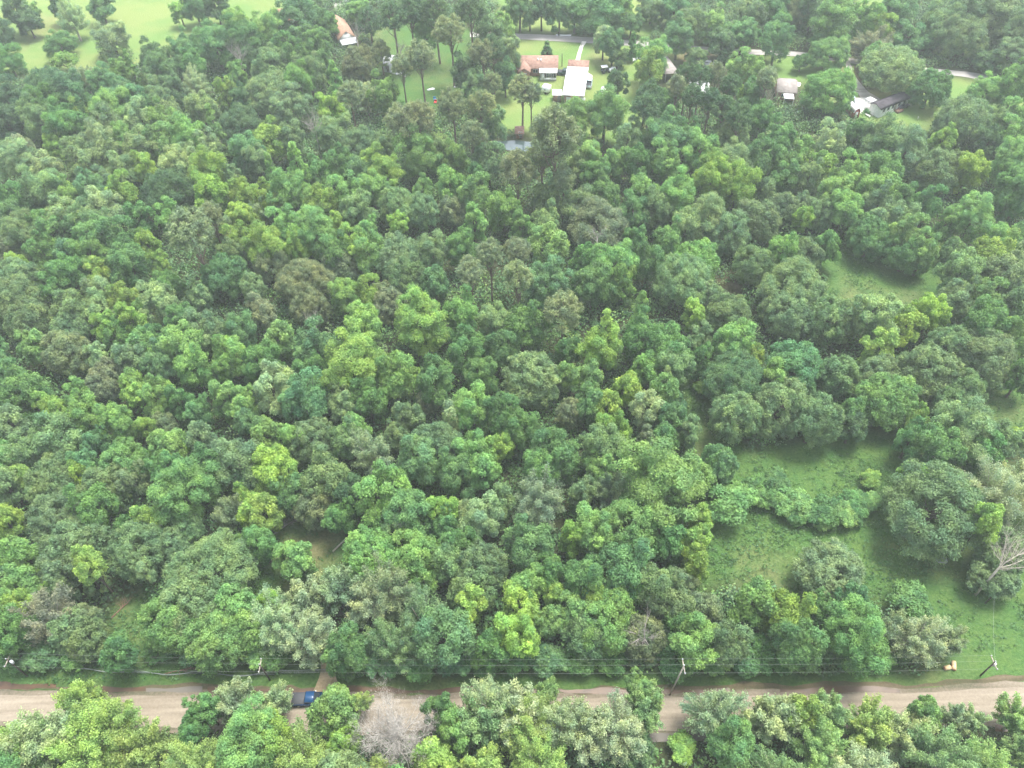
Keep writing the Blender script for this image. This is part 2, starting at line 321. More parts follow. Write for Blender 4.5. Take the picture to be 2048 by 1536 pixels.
# ---------------------------------------------------------------- where each tree stands (x, top, crown width as seen in the photograph, kind+colour, [x,y of the foot])
TREES = """
30 -10 50 Bd;73 5 36 Bl 75 50;62 22 46 Bd 70 76;15 38 60 Bd 10 94;152 2 58 Wp 162 81;115 -12 32 Bd;213 -12 50 BG 214 46;224 43 68 Bp 237 114
132 66 60 Bg 130 112;133 107 56 Sy;34 90 64 Bg 32 152;367 5 36 Bl 369 54;400 -14 55 BG 402 52;440 -12 46 Bd 443 50;474 18 45 Bl
100 138 84 Od;135 141 66 Bd;20 165 80 Bd;85 172 62 Bg;262 95 30 Cl;246 118 42 Bl;170 130 50 Wp;210 135 60 BG;310 88 60 Bd;328 102 66 BG
372 64 60 BG;385 100 50 Bg;430 50 72 BG;485 42 76 Bg;508 98 42 Bd;390 140 55 Wp;453 162 38 By;486 170 44 Bd;345 150 50 Bd;250 160 70 BG;305 152 50 Bb
170 178 60 BG;235 180 80 Bl;285 178 60 BG;318 175 50 Bb;405 187 56 Bb;432 205 50 Cl;340 195 50 Bb;168 198 46 By;80 203 66 Bb;128 205 75 Bg;15 205 60 Bd
222 215 60 Bb;285 205 60 Bp;315 210 50 Bl;350 222 56 Bl;375 238 70 Bl;482 218 84 Od;202 250 70 Bp;245 248 50 Bl;285 258 66 Bb;322 252 60 Bl;420 262 52 Bp
28 275 78 Bp;50 268 36 Bo;116 262 50 Oy;160 275 60 Bb;215 278 66 Bb;355 297 66 Bp;385 285 46 Bp;172 300 68 Bb;98 305 56 Bp;245 305 56 Bb;290 307 50 By
415 305 72 By;497 268 62 BG;90 330 82 Bb;215 333 46 Bb;247 350 54 By;345 340 112 Od;425 345 70 By;490 357 52 By
28 368 56 Bg;140 365 50 Bl;180 345 60 BG;208 375 66 Bp;132 396 66 Bp;20 397 60 BG;50 428 76 Bb;88 420 52 Bg;192 410 76 Bb;280 410 46 Bg;338 402 46 Bl
195 436 72 Bg;240 440 70 Bg;110 440 50 Bl;146 435 40 BG;378 412 98 Po;420 405 46 Po;440 432 56 Bp;486 405 56 By;482 448 60 By;468 475 56 Bb;295 458 42 By
90 470 60 Bg;8 472 50 Bo;37 502 38 By;138 475 50 BG;178 470 66 Bg;262 487 76 BG;318 500 42 BY;198 520 42 BY;138 510 60 Bg;45 520 84 Ob;452 510 86 OG
112 535 52 Bg;30 550 92 Bb;338 542 60 Bg;200 555 60 Bp;325 562 72 Bp;252 565 56 By;150 580 66 Bb;65 600 90 Ob;5 595 32 By;142 625 68 Ob;205 582 55 Bp
262 612 52 By;215 620 52 By;235 637 42 Bl;285 598 36 Bl;368 605 62 Bg;418 622 78 Bb;73 660 52 Bl;138 662 88 Oo;195 683 42 Bp;282 655 56 Bl;372 646 84 Bl
308 645 30 BG;15 712 56 BG;265 680 56 Bb;320 693 62 BG;390 690 72 Bl;462 672 72 Bl;490 700 30 BY;52 735 88 Bg;218 720 62 Oo;205 745 56 Oo;268 738 46 Bl
448 718 36 Bl;105 780 52 By;317 755 62 Bl;360 776 48 Bg;270 762 42 By;452 765 56 Bl;490 780 52 Bl;25 807 56 Bp;180 790 66 Bl;397 792 46 BG;115 830 88 Bb
293 830 34 BY;328 825 52 Oo;345 858 78 Ol;403 840 52 Bb;193 853 46 BG;492 818 40 BG;50 870 72 Bb;22 897 62 Bl;255 887 98 Ol;170 895 56 BG;478 875 92 Bb
405 895 62 Bg;335 905 52 Bg;368 923 118 Bl;163 917 46 By;58 927 42 BY;112 916 98 Ob;18 930 62 Bb;215 933 96 Ob;265 925 56 Bb;118 985 104 Ob;195 970 86 Bg
300 1002 52 BY;15 1005 56 BY;465 990 72 Wb;505 988 56 BY;490 965 36 By;155 1042 118 Ob;280 1045 112 Ob;345 1060 72 Ob;378 1030 60 Ob;55 1070 68 Bl
425 1072 156 Ob;175 1095 50 Cp;236 1092 52 BY 232 1192;115 1108 72 Bb;481 1062 30 Bl;321 1118 34 Bp 318 1180;42 1133 68 Bl;385 1150 124 Ob;465 1172 96 Ol;110 1150 42 By
92 1178 112 Wo;30 1175 62 By;170 1208 62 Oo;25 1215 84 Bg;175 1235 78 Ob;145 1220 76 Ob;350 1190 112 Ol;430 1225 112 Ol;240 1270 58 Bg;490 1215 92 Ol
553 895 88 By;655 910 96 Bb;590 950 66 Bg;763 930 100 Bl;835 875 86 BG;910 908 72 BG;965 905 60 Bl;820 980 92 BG;705 960 62 Bd;633 978 78 Oo;680 1000 58 Bg
530 985 62 BY;522 1050 58 Bg;605 1080 72 Bl 605 1154;885 985 62 By;745 1062 112 Ol;830 1065 112 Ol;775 1112 124 Wb;800 1030 60 Bb;890 1020 52 Bg;968 990 76 Bp
928 1000 40 Bp;995 975 60 Bb;918 1050 66 Bg;960 1085 102 Ob;895 1090 62 Bb;945 1135 96 Ob;938 1175 62 BY;680 1130 92 Wb;745 1145 102 Wp;620 1157 92 Wp
550 1185 112 Wp;610 1215 112 Wp;540 1178 42 By;845 1190 112 WG;895 1220 112 BG;790 1240 102 Wg;695 1262 82 Bg;980 1265 62 Bg;1042 1168 72 BY;1035 1225 84 BY
1080 940 114 Wb;1200 902 56 Bl;1222 945 62 Wb;1322 886 160 Bl;1400 920 52 Bl;1440 895 62 BG;1452 962 108 Sl;1268 995 122 Ol;1190 1015 82 Bl;1330 1038 72 Bg
1398 1013 44 By;1385 1045 58 By;1394 1095 54 By;1062 1045 92 BG;1145 1050 52 By;1097 1108 66 Bg;1055 1130 72 Bl;1170 1110 88 Bg;1250 1085 104 BG;1315 1125 92 Bb
1285 1155 48 Bl;1343 1160 88 Bb;1365 1140 50 Wb;1405 1185 72 Oo;1235 1172 62 Bl;1192 1175 62 By;1143 1188 62 Bl;1110 1165 42 By;1100 1215 52 Bl;1205 1195 114 Ol
1170 1225 92 Ob;1285 1230 84 Oo;1360 1215 62 Bg;1385 1240 92 Bl;1450 1245 82 Bb;1510 1160 76 Bl;1575 1182 88 By;1710 1200 124 Bl;1590 1240 92 Bg;1645 1190 52 Bg
1702 1165 52 BG;1648 1085 130 Ob 1645 1198;1815 1170 94 Sg;1790 1222 62 Wb;1835 1225 102 Wp;1895 1248 60 Wb;1828 922 54 BY;1845 935 188 Ob 1838 1105;1922 1000 56 By 1915 1110
1985 920 132 Wp;2048 930 100 Wp;2000 1060 92 Ob;1965 1115 88 Ob 1968 1195;1738 940 46 SY;1705 985 62 Sg;1650 990 70 Sg;1600 985 64 Sl;1550 940 62 Sg;1520 945 56 Sg;1745 985 40 Sl
1578 592 84 Ob;1550 592 62 Ob;1655 595 88 Ob;1700 600 62 Bb;1748 588 82 Bp;1812 613 58 By;1858 588 62 By;1760 658 56 By;1588 685 104 OG;1622 750 40 Sl;1675 712 78 Ob
1750 715 82 Ob;1772 750 108 Ol;1852 692 108 Ob;1895 652 82 Ob;1970 662 104 Ob;1975 705 72 Ob;1925 742 82 Ob;1900 775 62 Ob;1925 803 112 Bp;1870 850 88 Bg;1995 840 72 Bb
1960 865 62 Bg;1833 810 42 By;1822 840 52 Bg;1697 825 52 Bd 1690 885;1702 795 42 Bg;1560 762 108 Ob;1625 788 98 Ob 1610 905;1465 785 90 Ob 1455 898;1540 725 62 Bl;2040 857 42 SY;2035 632 72 Bl
1965 560 66 Bl;1910 565 62 Bb;1965 600 82 Bg;1943 632 46 So;2030 575 52 Bb;2040 715 52 Bg;1470 707 118 OG;1407 755 46 Sy;1340 785 62 OG;1506 688 38 By
1560 245 62 Bg;1660 248 62 Bp;1715 238 52 Bg;1760 240 82 Bb;1812 255 82 Bb;1885 252 42 By;1905 200 108 Ob 1905 300;1598 280 46 Bl;1645 303 46 By;1875 305 88 Ob;1705 310 66 Bl
1765 305 66 Bg;1618 320 52 Bb;1552 290 46 Bg;1570 325 46 Bg;1935 305 62 By;2030 282 82 Bl;2025 340 72 Bg;2035 362 56 Bg;1670 350 62 Bl;1752 345 72 Bl;1797 358 52 Bg
1855 375 52 Bg;1945 388 78 Bl;1562 388 62 Ob;1605 390 52 Ob;1688 383 64 Bl 1670 470;1640 400 56 Ob;1604 410 36 By;1755 370 62 Bb;1800 403 62 Bb;1752 410 50 Bp
1728 435 84 Og 1725 530;1812 433 64 Bl;1802 468 84 Og 1798 560;1848 465 56 Bl;1878 485 32 SY;1565 465 62 Bl;1652 460 46 Bg;1610 480 60 Ob;1582 525 124 Ob;1980 468 76 By;2000 448 60 Bl
2035 455 60 Bg;1905 480 46 Ob;1920 500 72 Bb;2010 500 82 Bb;1912 555 62 Bb;1210 185 86 Bl;1150 200 72 Bl;1110 212 112 Po;1085 265 72 Po;1165 268 72 Bl;1145 297 56 Bb
1258 245 60 Bb;1042 300 76 Po 1037 448;1128 330 46 Po;1190 320 56 Bg;1290 185 60 Pd;1330 225 88 BG;1375 240 52 Bg;1275 290 56 Bg;1330 285 62 Bl;1398 262 66 Bl
1425 310 82 By;1475 327 78 By;1460 287 72 Bb;1512 285 62 Bg;1475 245 46 Bb;1450 240 56 Bb;1350 350 82 Bl;1285 350 62 Bl;1205 355 66 Bg;1415 390 78 Bb;1315 380 60 Bb
1090 413 56 Bp;1195 405 116 Oo;1150 370 66 Bb;1095 360 62 Bb;1265 385 56 BG;1335 447 56 Bl;1370 420 62 Bb;1455 425 82 Ob;1510 400 86 Ob;1100 450 76 Bl;1225 485 86 Bl
1170 488 46 Bg;1038 478 46 Po;1035 520 66 Po;1090 520 86 BG;1295 490 62 Bg;1390 485 86 Ol;1365 510 112 Ob;1247 530 52 By;1415 565 56 Ob;1185 530 72 Bg;1508 495 76 Ob
1134 577 82 Po 1124 707;1045 608 82 Bg;1210 612 62 CY;1205 650 76 By;1281 575 50 Cl;1285 635 82 Bg;1388 598 44 BY;1455 590 88 Ob;1470 643 76 Bl;1335 655 82 Bg
1345 690 72 Bb;1292 705 56 Bl;1062 705 112 Ob;1140 722 48 Bl;1172 725 56 Bl;1255 745 56 By;1331 727 32 Cp;1335 755 56 Bl;1215 780 56 By;1298 783 64 Bp;1338 800 56 BG
1140 797 56 Oo;1048 820 66 Bg;1225 825 66 By;1110 862 92 Bg;1207 850 82 Bb;1080 903 72 Bg;1290 855 36 Bo;1328 845 46 Bg;1430 888 54 Bg;1180 770 62 Bg
842 590 108 By;925 588 72 Bl;990 608 66 Bb;705 672 118 By;790 708 82 Bl;738 758 72 Bg;728 610 76 Bl;690 558 56 Bl;735 555 56 By;768 565 50 Oo;775 578 62 Oo
622 580 72 Oo;525 588 50 Bo;565 640 56 Bl;530 685 76 Bg;635 650 82 BG;620 705 62 Bg;548 730 82 Bp;615 750 88 BG;868 718 76 Bg;855 778 44 Oo;685 775 56 Bb
965 715 62 Bg;930 660 76 Bg;1000 665 62 BG;945 770 76 Bl;1000 790 72 Bg;910 800 52 Bp;625 840 88 Ob;690 845 66 Bb;740 860 92 Wp;795 845 52 Ob;870 845 98 Ob
535 832 62 Bl;590 845 52 Bl;710 825 46 Bl;940 865 72 Bl;993 863 52 By;986 475 58 Po 985 610;940 510 62 Po;1030 475 40 Po;610 520 104 Oo;543 490 72 Oo;683 500 62 Oo
800 475 92 Ob;745 470 60 Bl;812 520 74 Ob;712 455 62 By;675 475 60 Bg;598 462 52 By;640 450 46 Bl;530 452 82 By;630 415 88 Bl;575 415 66 Bl;525 395 50 Wp
582 342 76 Bl;530 365 56 By;645 370 62 By;697 350 66 Bl;718 385 62 Bb;765 303 74 BY;745 345 60 Bl;800 378 76 Ob;797 425 34 BY;735 435 42 Bl;678 427 34 BY
845 390 66 Ob;905 395 52 Oo;900 333 56 Bl;952 355 62 Bl;955 325 36 Bg;838 262 82 Bl;880 268 52 Bb;912 285 46 Bl;978 290 62 Bb;945 240 56 Po;1008 383 62 Bl
597 278 60 Cl;543 300 36 Cl;515 290 50 Bb;680 297 56 Bg;535 245 66 By;585 243 52 Bb;722 258 76 Ob;668 228 76 Bb;808 205 72 Po;838 198 70 Po;905 175 66 Po
730 310 62 BG;537 25 56 Bl;590 -5 76 BG;630 0 52 BG 630 70;632 58 46 Bg;605 48 50 BG;718 2 46 Bl 722 52;745 15 56 Pd 745 88;785 0 62 Pd;820 -12 62 Pd;852 38 56 Bl;900 30 64 Po
940 -10 62 Pd;980 35 60 Bb;965 78 52 Po;850 80 60 Po 852 218;765 80 50 Po 768 150;718 98 64 Oo;803 108 42 Po;928 108 52 Bd;950 143 46 Bb;988 143 44 Po 987 222;962 180 60 Po
600 130 62 Bl;537 115 56 Bb;545 92 50 Bb;565 72 46 Bg;598 82 46 Bg;618 112 60 Bb;640 98 40 Bg;672 118 42 Cl;772 155 56 Bl;732 168 50 Wp;660 185 52 By;545 150 96 Ob
580 180 72 Bb;700 160 56 Po;1305 78 62 Bl;1300 105 56 By;1350 40 62 BG 1350 120;1390 95 46 Bb 1390 134;1435 60 56 Bd 1437 124;1475 40 52 BG 1480 106;1545 33 62 BG 1542 131;1475 105 56 Bl 1475 165;1510 115 46 Bl
1375 126 46 Pd;1402 130 46 Pd;1432 124 46 Po;1355 150 40 Po;1462 150 42 Pd;1385 170 44 Pd;1420 175 44 Pd;1446 190 46 Pd;1535 135 42 Po;1300 160 62 Pd;1338 175 42 Bg;1500 160 52 Bg
1478 170 24 CY;1480 200 60 Pd;1520 205 50 Bg;1645 145 98 Ol 1645 240;1645 80 78 Ol 1648 150;1598 108 38 Sg 1598 143;1772 100 124 Ob 1770 192;1750 88 60 Ol 1745 150;1862 145 74 Og 1845 224;1955 153 64 Bl 1955 215;1650 57 66 Bg 1650 106
1735 60 84 Wo 1735 122;1840 50 56 BG 1840 110;1905 40 88 Ob 1905 128;1965 100 52 Bd 1965 145;2015 78 72 Bb 2010 150;2035 130 72 Bl;2030 200 62 Bl;2005 215 52 Bb;2025 240 62 Bl;1975 255 46 Bd
1040 -15 62 BG 1040 64;1083 -18 46 Bd 1083 62;1120 -8 46 BG 1118 66;1150 0 50 BG 1148 66;1192 -15 98 BG 1190 67;1240 -10 50 Bl 1238 58;1262 25 42 BG 1260 76;1226 30 36 BG 1224 72;1300 -12 62 Bb 1300 48;1345 -15 60 BG 1345 52;1375 17 58 Bb 1375 86
1420 20 50 Bl 1420 88;1455 45 42 BG 1457 96;1500 -12 66 Bb;1545 -20 60 BG;1590 -15 74 Oo;1665 -8 88 Bl;1625 -10 50 Bd;1740 5 62 Bl;1790 -15 82 BG;1762 32 44 By;1800 45 56 BG 1800 112;1880 10 70 Bb
1930 -10 82 Bb;1990 -12 92 Bb;2040 30 60 Bb;1208 52 36 Bp 1205 120;1226 58 44 BG;1263 62 22 Cg 1262 122;1232 95 36 Bb 1233 137;1093 80 32 CG 1094 124;1235 140 36 Bd
1045 148 58 Po 1045 262;1068 165 40 Po 1063 262;1018 75 46 Bb;1005 30 46 Bl;985 70 50 Pd;870 -10 60 Pd;1010 120 44 BG;1060 -5 40 BG 1060 62
165 1358 76 Wy;80 1412 150 Wp;215 1385 130 Wy;30 1442 130 Wy;170 1432 150 Wy;290 1442 104 Wy;20 1500 90 Bg;465 1362 76 Wp;410 1387 56 Bg;385 1432 52 Bg;500 1422 130 Bl
400 1472 112 Wy;548 1372 70 Wp;672 1374 84 Bl;690 1446 56 By;540 1432 92 By;610 1462 132 Wy;722 1385 42 Wy;880 1390 56 Bg;902 1430 64 Bl;870 1490 84 By;690 1500 84 Bb
760 1512 90 Wy;985 1357 112 Wp;960 1392 102 Wl;1040 1376 104 Wp;1092 1360 50 Wl;1060 1392 122 Wy;1130 1394 112 Wp;1275 1348 46 Bl;1290 1370 84 Wl;1240 1402 112 Wp;1180 1422 92 Wp
1080 1462 124 Wy;1430 1372 112 Wp;1365 1462 64 SY;1460 1442 90 Bg;1545 1386 102 Wp;1600 1386 64 BY;1660 1387 72 Wl;1740 1406 92 Wy;1640 1442 112 Wl;1810 1422 92 Wp;1850 1396 52 Bl
1875 1442 132 Wl;1710 1482 122 Wp;1910 1410 52 Wp;1945 1412 50 Wp;2034 1396 72 Wl;1980 1492 122 Wy;2042 1472 62 Wl;1560 1502 122 Wl;960 1500 90 Wy;1280 1480 60 Wg;800 1540 120 Bg
655 62 42 Bg 650 106;666 26 40 Bg 662 82;985 215 54 Bb;1530 965 60 Sg;1570 972 66 Sl;1625 1000 66 Sg;1680 1000 62 Sl;1725 985 50 Sg;1585 1005 54 Sg;1500 955 50 Sg;1645 1015 50 Sl;1705 1010 44 Sg
716 1287 74 Sg;765 1283 80 SG;835 1280 84 Sg;905 1284 78 SG;970 1286 70 Sg;1030 1285 76 Sg;1095 1283 80 SG;1160 1282 76 Sg;1225 1284 70 Sg;1290 1288 60 Sb;1350 1280 80 Sg;1415 1276 76 Sl;1480 1278 80 SG
1545 1274 84 Sg;1610 1272 80 SG;1675 1268 84 Sg;1740 1266 80 Sl;1800 1268 72 Sg;235 1262 60 Sg;330 1268 70 Sg;390 1270 72 SG;450 1272 70 Sg;510 1270 72 Sl;560 1268 70 Sg;30 1268 80 Sg;95 1272 76 SG;160 1275 70 Sg
"""
# trees that other trees are described by: (x, top) -> (short name, full label)
MARK = {
 (224, 43): ('the pale meadow tree', 'pale sage tree with a spreading crown and leaning dark stem on the yellow meadow'),
 (152, 2): ('the thin pale meadow tree', 'thin see-through pale tree on the yellow meadow beside the rutted track'),
 (116, 262): ('the round olive crown', 'small round olive-yellow crown beside a dark gap at the upper left'),
 (28, 275): ('the big pale crown', 'big pale sage tree at the left edge below the dark wood'),
 (345, 340): ('the wide dull-green dome', 'very wide dull green dome-shaped oak in the upper left woodland'),
 (378, 412): ('the big brownish pine', 'biggest brownish pine, standing high above the left woodland'),
 (452, 510): ('the round bluish oak', 'round bluish green oak just right of and below the big brownish pine'),
 (765, 303): ('the golden-topped tree', 'golden-topped tree glowing yellow in the upper middle of the woodland'),
 (842, 590): ('the tall yellowish tree', 'tall yellowish green tree with a ragged top in the middle of the woodland'),
 (705, 672): ('the broad yellow-topped tree', 'broad yellow-topped tree left of and below the tall yellowish tree'),
 (790, 708): ('the fresh-green tree', 'fresh light green tree with a pointed top touching the broad yellow-topped tree'),
 (1134, 577): ('the bare-stemmed pine', 'olive brown pine on a tall bare stem in the middle of the woodland'),
 (1210, 612): ('the slim yellow tree', 'slim bright yellow tree with a spiky top right of the bare-stemmed pine'),
 (1281, 575): ('the spire-shaped tree', 'light green spire-shaped tree upper right of the slim yellow tree'),
 (1195, 405): ('the olive dome', 'wide olive brown dome with grey limbs above the woodland middle'),
 (1042, 300): ('the tall pine by the pond', 'tall olive pine in front of the pond, its bare stem showing below'),
 (1425, 310): ('the bright twin crowns', 'left one of two bright yellowish crowns side by side at the upper right'),
 (1062, 705): ('the domed grey-green tree', 'large domed grey-green tree in the middle of the woodland'),
 (1298, 783): ('the whitish-green tree', 'small whitish-green tree at the edge of the right hand clearing'),
 (1322, 886): ('the huge light-green tree', 'huge light green tree with a billowing crown left of the clearing hedge'),
 (1398, 1013): ('the fork-topped yellow tree', 'yellowish green tree with a forked top leaning over the field edge'),
 (633, 978): ('the olive crown by the gap', 'olive brown round crown standing beside the dark grassy gap'),
 (763, 930): ('the bright flat crown', 'bright light green flat crown over a dark gap left of the middle'),
 (236, 1092): ('the lime tree in the gap', 'small vivid lime tree standing in the dark gap at the lower left'),
 (368, 923): ('the tall fresh tree', 'tall fresh light green tree rising at the left of the woodland'),
 (425, 1072): ('the great grey-green oak', 'great grey-green oak with a smooth dome left of the brown-floored gap'),
 (745, 1145): ('the pale-boughed tree', 'pale feathery tree with bare whitish boughs near the roadside'),
 (938, 1175): ('the small lime roadside tree', 'small vivid lime tree in the roadside wood, left of the taller lime one'),
 (1042, 1168): ('the tall lime roadside tree', 'tall vivid lime tree in the front row of the roadside wood'),
 (1648, 1085): ('the lone field oak', 'lone round grey-green oak standing in the green field'),
 (1845, 935): ('the giant field oak', 'giant round dark grey-green oak at the right of the green field'),
 (1738, 940): ('the little yellow tree', 'little yellow tree at the right end of the field hedge'),
 (1560, 762): ('the big clearing oak', 'middle one of three joined grey-green oaks in the clearing'),
 (1625, 788): ('the clearing oak', 'right one of three joined grey-green oaks, its foot on the clearing grass'),
 (1465, 785): ('the left clearing oak', 'left one of three joined grey-green oaks in the clearing'),
 (1878, 485): ('the leaning yellow sapling', 'small leaning yellow sapling on a thin stem above the upper right clearing'),
 (1772, 750): ('the bright clearing tree', 'bright bluish light green round tree at the upper edge of the clearing'),
 (1852, 692): ('the silvery oak', 'silvery grey-green oak at the right above the clearing trees'),
 (1728, 435): ('the vase-shaped oak', 'dark vase-shaped oak with foliage to the ground at the upper right clearing'),
 (1772, 100): ('the mobile home oak', 'great spreading oak between the dirt track and the mobile home'),
 (1862, 145): ('the oak on the yellow lawn', 'vase-shaped green oak standing on the yellow lawn right of the mobile home'),
 (1093, 80): ('the dense yard tree', 'dense dark dome-topped tree on the lawn behind the brick ranch house'),
 (1545, 33): ('the ivy-clad roadside tree', 'bluish ivy-clad tree standing in front of the far road'),
 (1045, 148): ('the yard pine', 'taller of two pines on the bright lawn left of the big white roof'),
 (850, 80): ('the long-stemmed pine', 'pine with a very long thin bare stem above the littered yard'),
 (672, 1374): ('the leafy tree over the pickup', 'light green leafy tree whose crown covers the front of the blue pickup'),
 (165, 1358): ('the pale roadside treetop', 'pale yellowish treetop reaching over the gravel road at the lower left'),
 (1290, 1370): ('the tall tree over the road', 'tall leafy green tree covering the gravel road, right of the feathery group'),
 (1430, 1372): ('the oval tree over the road', 'oval pale green tree standing alone over the gravel road'),
 (1600, 1386): ('the lime treetop by the road', 'vivid lime treetop at the near side of the gravel road'),
 (1365, 1462): ('the yellow bush', 'bright yellow bush at the bottom edge beside the roadside puddle'),
}
# other named things that trees are described by
PLACES = {'the blue pickup': (622, 1396), 'the bare white tree': (785, 1445), 'the brick ranch house': (1075, 138), 'the mobile home': (1778, 214),
          'the red barn shed': (1708, 226), 'the pond': (1040, 292), 'the big white roof': (1147, 182), 'the terracotta roof': (683, 66), 'the chain-link fence': (600, 1346),
          'the small field pole': (1984, 1198)}

BARE = {'B': 0.15, 'O': 0.05, 'W': 0.08, 'C': 0.08, 'P': 0.5, 'S': 0.0}   # share of the height below the crown
def fit(pr, s, h, kind):
    nat = pr['Hc'] * s; want = h * (1 - BARE[kind]) / 2
    return min(max(want, nat) if kind != 'P' else nat, nat * 1.5, h * 0.49)
def place_tree(spec, rnd):
    p = spec.split(); x, top, w = float(p[0]), float(p[1]), float(p[2]); kind, tint = p[3][0], p[3][1]
    y0 = min(max(top + w * 0.5, -40), 1536)
    h = 12.0; R = 4.0
    if len(p) > 4:
        by = float(p[5])
        if kind == 'O': by -= w * (0.22 if by > 400 else 0.10)   # the skirt of the crown hides the foot
        B = gp(float(p[4]), by)
        R = 0.5 * w * proj(np.array([B.x, B.y, 7.0]))[2] / FPX
        pr = proto(kind, R, rnd); s = R / pr['R']
        lo, hi = 2.0, 32.0
        for _ in range(30):
            h = 0.5 * (lo + hi); Hc = fit(pr, s, h, kind)
            q = proj(np.array([B.x, B.y, h - Hc])); e = math.atan2(CAM[2] - h, math.hypot(B.x, B.y))
            t = q[1] - FPX / q[2] * math.sqrt((R * math.sin(e)) ** 2 + (Hc * math.cos(e)) ** 2)
            if t > top: lo = h
            else: hi = h
        h = min(h, {'P': 27, 'S': 5}.get(kind, 17)); cz = fit(pr, s, h, kind) / (pr['Hc'] * s)
        return kind, tint, pr, B, R, h, s, cz, x, top, w
    zc = 8.0; pr = None
    for _ in range(6):
        c = unproj(x, y0, zc); q = proj(c)[2]; R = 0.5 * w * q / FPX
        if pr is None: pr = proto(kind, R, rnd)
        s = R / pr['R']; nat = pr['Hc'] * s
        h = {'S': pr['H'] * s, 'P': max(pr['H'] * s, 15 + R), 'O': min(2.6 + 1.75 * R, 8.0 + 0.6 * R), 'W': 3.5 + 1.7 * R, 'C': 5 + 4.0 * R, 'B': min(5.5 + 1.9 * R, 9.0 + 1.05 * R)}[kind]
        Hc = fit(pr, s, h, kind); zc = h - Hc; e = math.atan2(CAM[2] - zc, math.hypot(c[0], c[1]))
        y0 = top + math.sqrt((R * math.sin(e)) ** 2 + (Hc * math.cos(e)) ** 2) * FPX / q
    c = unproj(x, y0, zc)
    return kind, tint, pr, Vector((c[0], c[1], 0)), R, h, s, Hc / (pr['Hc'] * s), x, top, w

TREE_LIST = [t.strip() for line in TREES.strip().split('\n') for t in line.split(';') if t.strip()]
rndT = random.Random(11); JMAX = 3.35
PLACED = []
for spec in TREE_LIST:
    kind, tint, pr, B, R, h, s, cz, x, top, w = place_tree(spec, rndT)
    if kind == 'B' and R < JMAX: kind = 'J'
    root = empty(KNAME[kind], B, rndT.uniform(0, 6.283))
    j = 1 + rndT.uniform(-0.14, 0.14); tc = TINT[tint]
    if kind == 'W': tc = (tc[0] * 1.12 + .02, tc[1] * 1.08, tc[2] * 1.15 + .025)
    colr = (tc[0] * j * rndT.uniform(0.92, 1.08), tc[1] * j, tc[2] * j * rndT.uniform(0.9, 1.1), 1)
    cr = bpy.data.objects.new('crown', pr['crown']); COL.objects.link(cr); cr.parent = root
    cr.scale = (s, s, s * cz); cr.location = (0, 0, h - pr['H'] * s * cz); cr.color = colr
    tk = bpy.data.objects.new('trunk', pr['trunk']); COL.objects.link(tk); tk.parent = root
    tk.scale = (s, s, h / pr['H']);
    PLACED.append(dict(o=root, k=kind, t=tint, x=x, y=top + 0.5 * w, w=w, top=top, key=(int(x), int(top)), R=R, h=h, B=B))

# smaller woodland trees between the ones listed: wherever the photographed canopy is closed and nothing stands yet
def add_tree(spec):
    global rndT
    kind, tint, pr, B, R, h, s, cz, x, top, w = place_tree(spec, rndT)
    if kind == 'B' and R < JMAX: kind = 'J'
    root = empty(KNAME[kind], B, rndT.uniform(0, 6.283)); j = 1 + rndT.uniform(-0.14, 0.14); tc = TINT[tint]
    if kind == 'W': tc = (tc[0] * 1.12 + .02, tc[1] * 1.08, tc[2] * 1.15 + .025)
    cr = bpy.data.objects.new('crown', pr['crown']); COL.objects.link(cr); cr.parent = root
    cr.scale = (s, s, s * cz); cr.location = (0, 0, h - pr['H'] * s * cz); cr.color = (tc[0] * j, tc[1] * j, tc[2] * j, 1)
    tk = bpy.data.objects.new('trunk', pr['trunk']); COL.objects.link(tk); tk.parent = root; tk.scale = (s, s, h / pr['H'])
    PLACED.append(dict(o=root, k=kind, t=tint, x=x, y=top + 0.5 * w, w=w, top=top, key=(int(x), int(top)), R=R, h=h, B=B))
OPEN = [[(1350, 690), (1430, 740), (1430, 900), (1700, 850), (2100, 900), (2100, 1400), (1370, 1340), (1400, 1020)], [(1950, 740), (2100, 740), (2100, 930), (1950, 900)], [(1630, 480), (1910, 460), (1920, 660), (1640, 620)],
        [(-60, 1230), (2100, 1200), (2100, 1600), (-60, 1600)], [(200, 1130), (340, 1110), (340, 1330), (200, 1330)], [(470, 1210), (510, 1050), (570, 990), (800, 960), (820, 1060), (650, 1180)],
        [(-60, -60), (620, -60), (600, 60), (380, 90), (250, 130), (130, 150), (-60, 165)], [(640, -60), (960, -60), (1000, 60), (2100, 60), (2100, 270), (1650, 270), (1300, 220), (1290, 300), (980, 320), (620, 210)], [(1410, 530), (1510, 530), (1500, 650), (1420, 650)]]
def inside(px, py, poly):
    c = False; n = len(poly)
    for i in range(n):
        x1, y1 = poly[i]; x2, y2 = poly[(i + 1) % n]
        if (y1 > py) != (y2 > py) and px < (x2 - x1) * (py - y1) / (y2 - y1) + x1: c = not c
    return c
nfill = 0; circ = [(t['x'], t['y'] + 0.06 * t['w'], 0.5 * t['w']) for t in PLACED]
for _ in range(9000):
    px, py = rndT.uniform(-20, 2068), rndT.uniform(70, 1240); w = rndT.uniform(40, 62) * (0.82 + 0.35 * py / 1200)
    if any(inside(px, py, q) for q in OPEN): continue
    if min(math.hypot(px - a, (py - b) * 0.9) / (r + 0.5 * w) for a, b, r in circ) < 0.86: continue
    add_tree(f"{px:.0f} {py - 0.55 * w:.0f} {w:.0f} B" + rndT.choice('gGlbgblG')); circ.append((px, py, 0.5 * w)); nfill += 1
print('FILL', nfill)

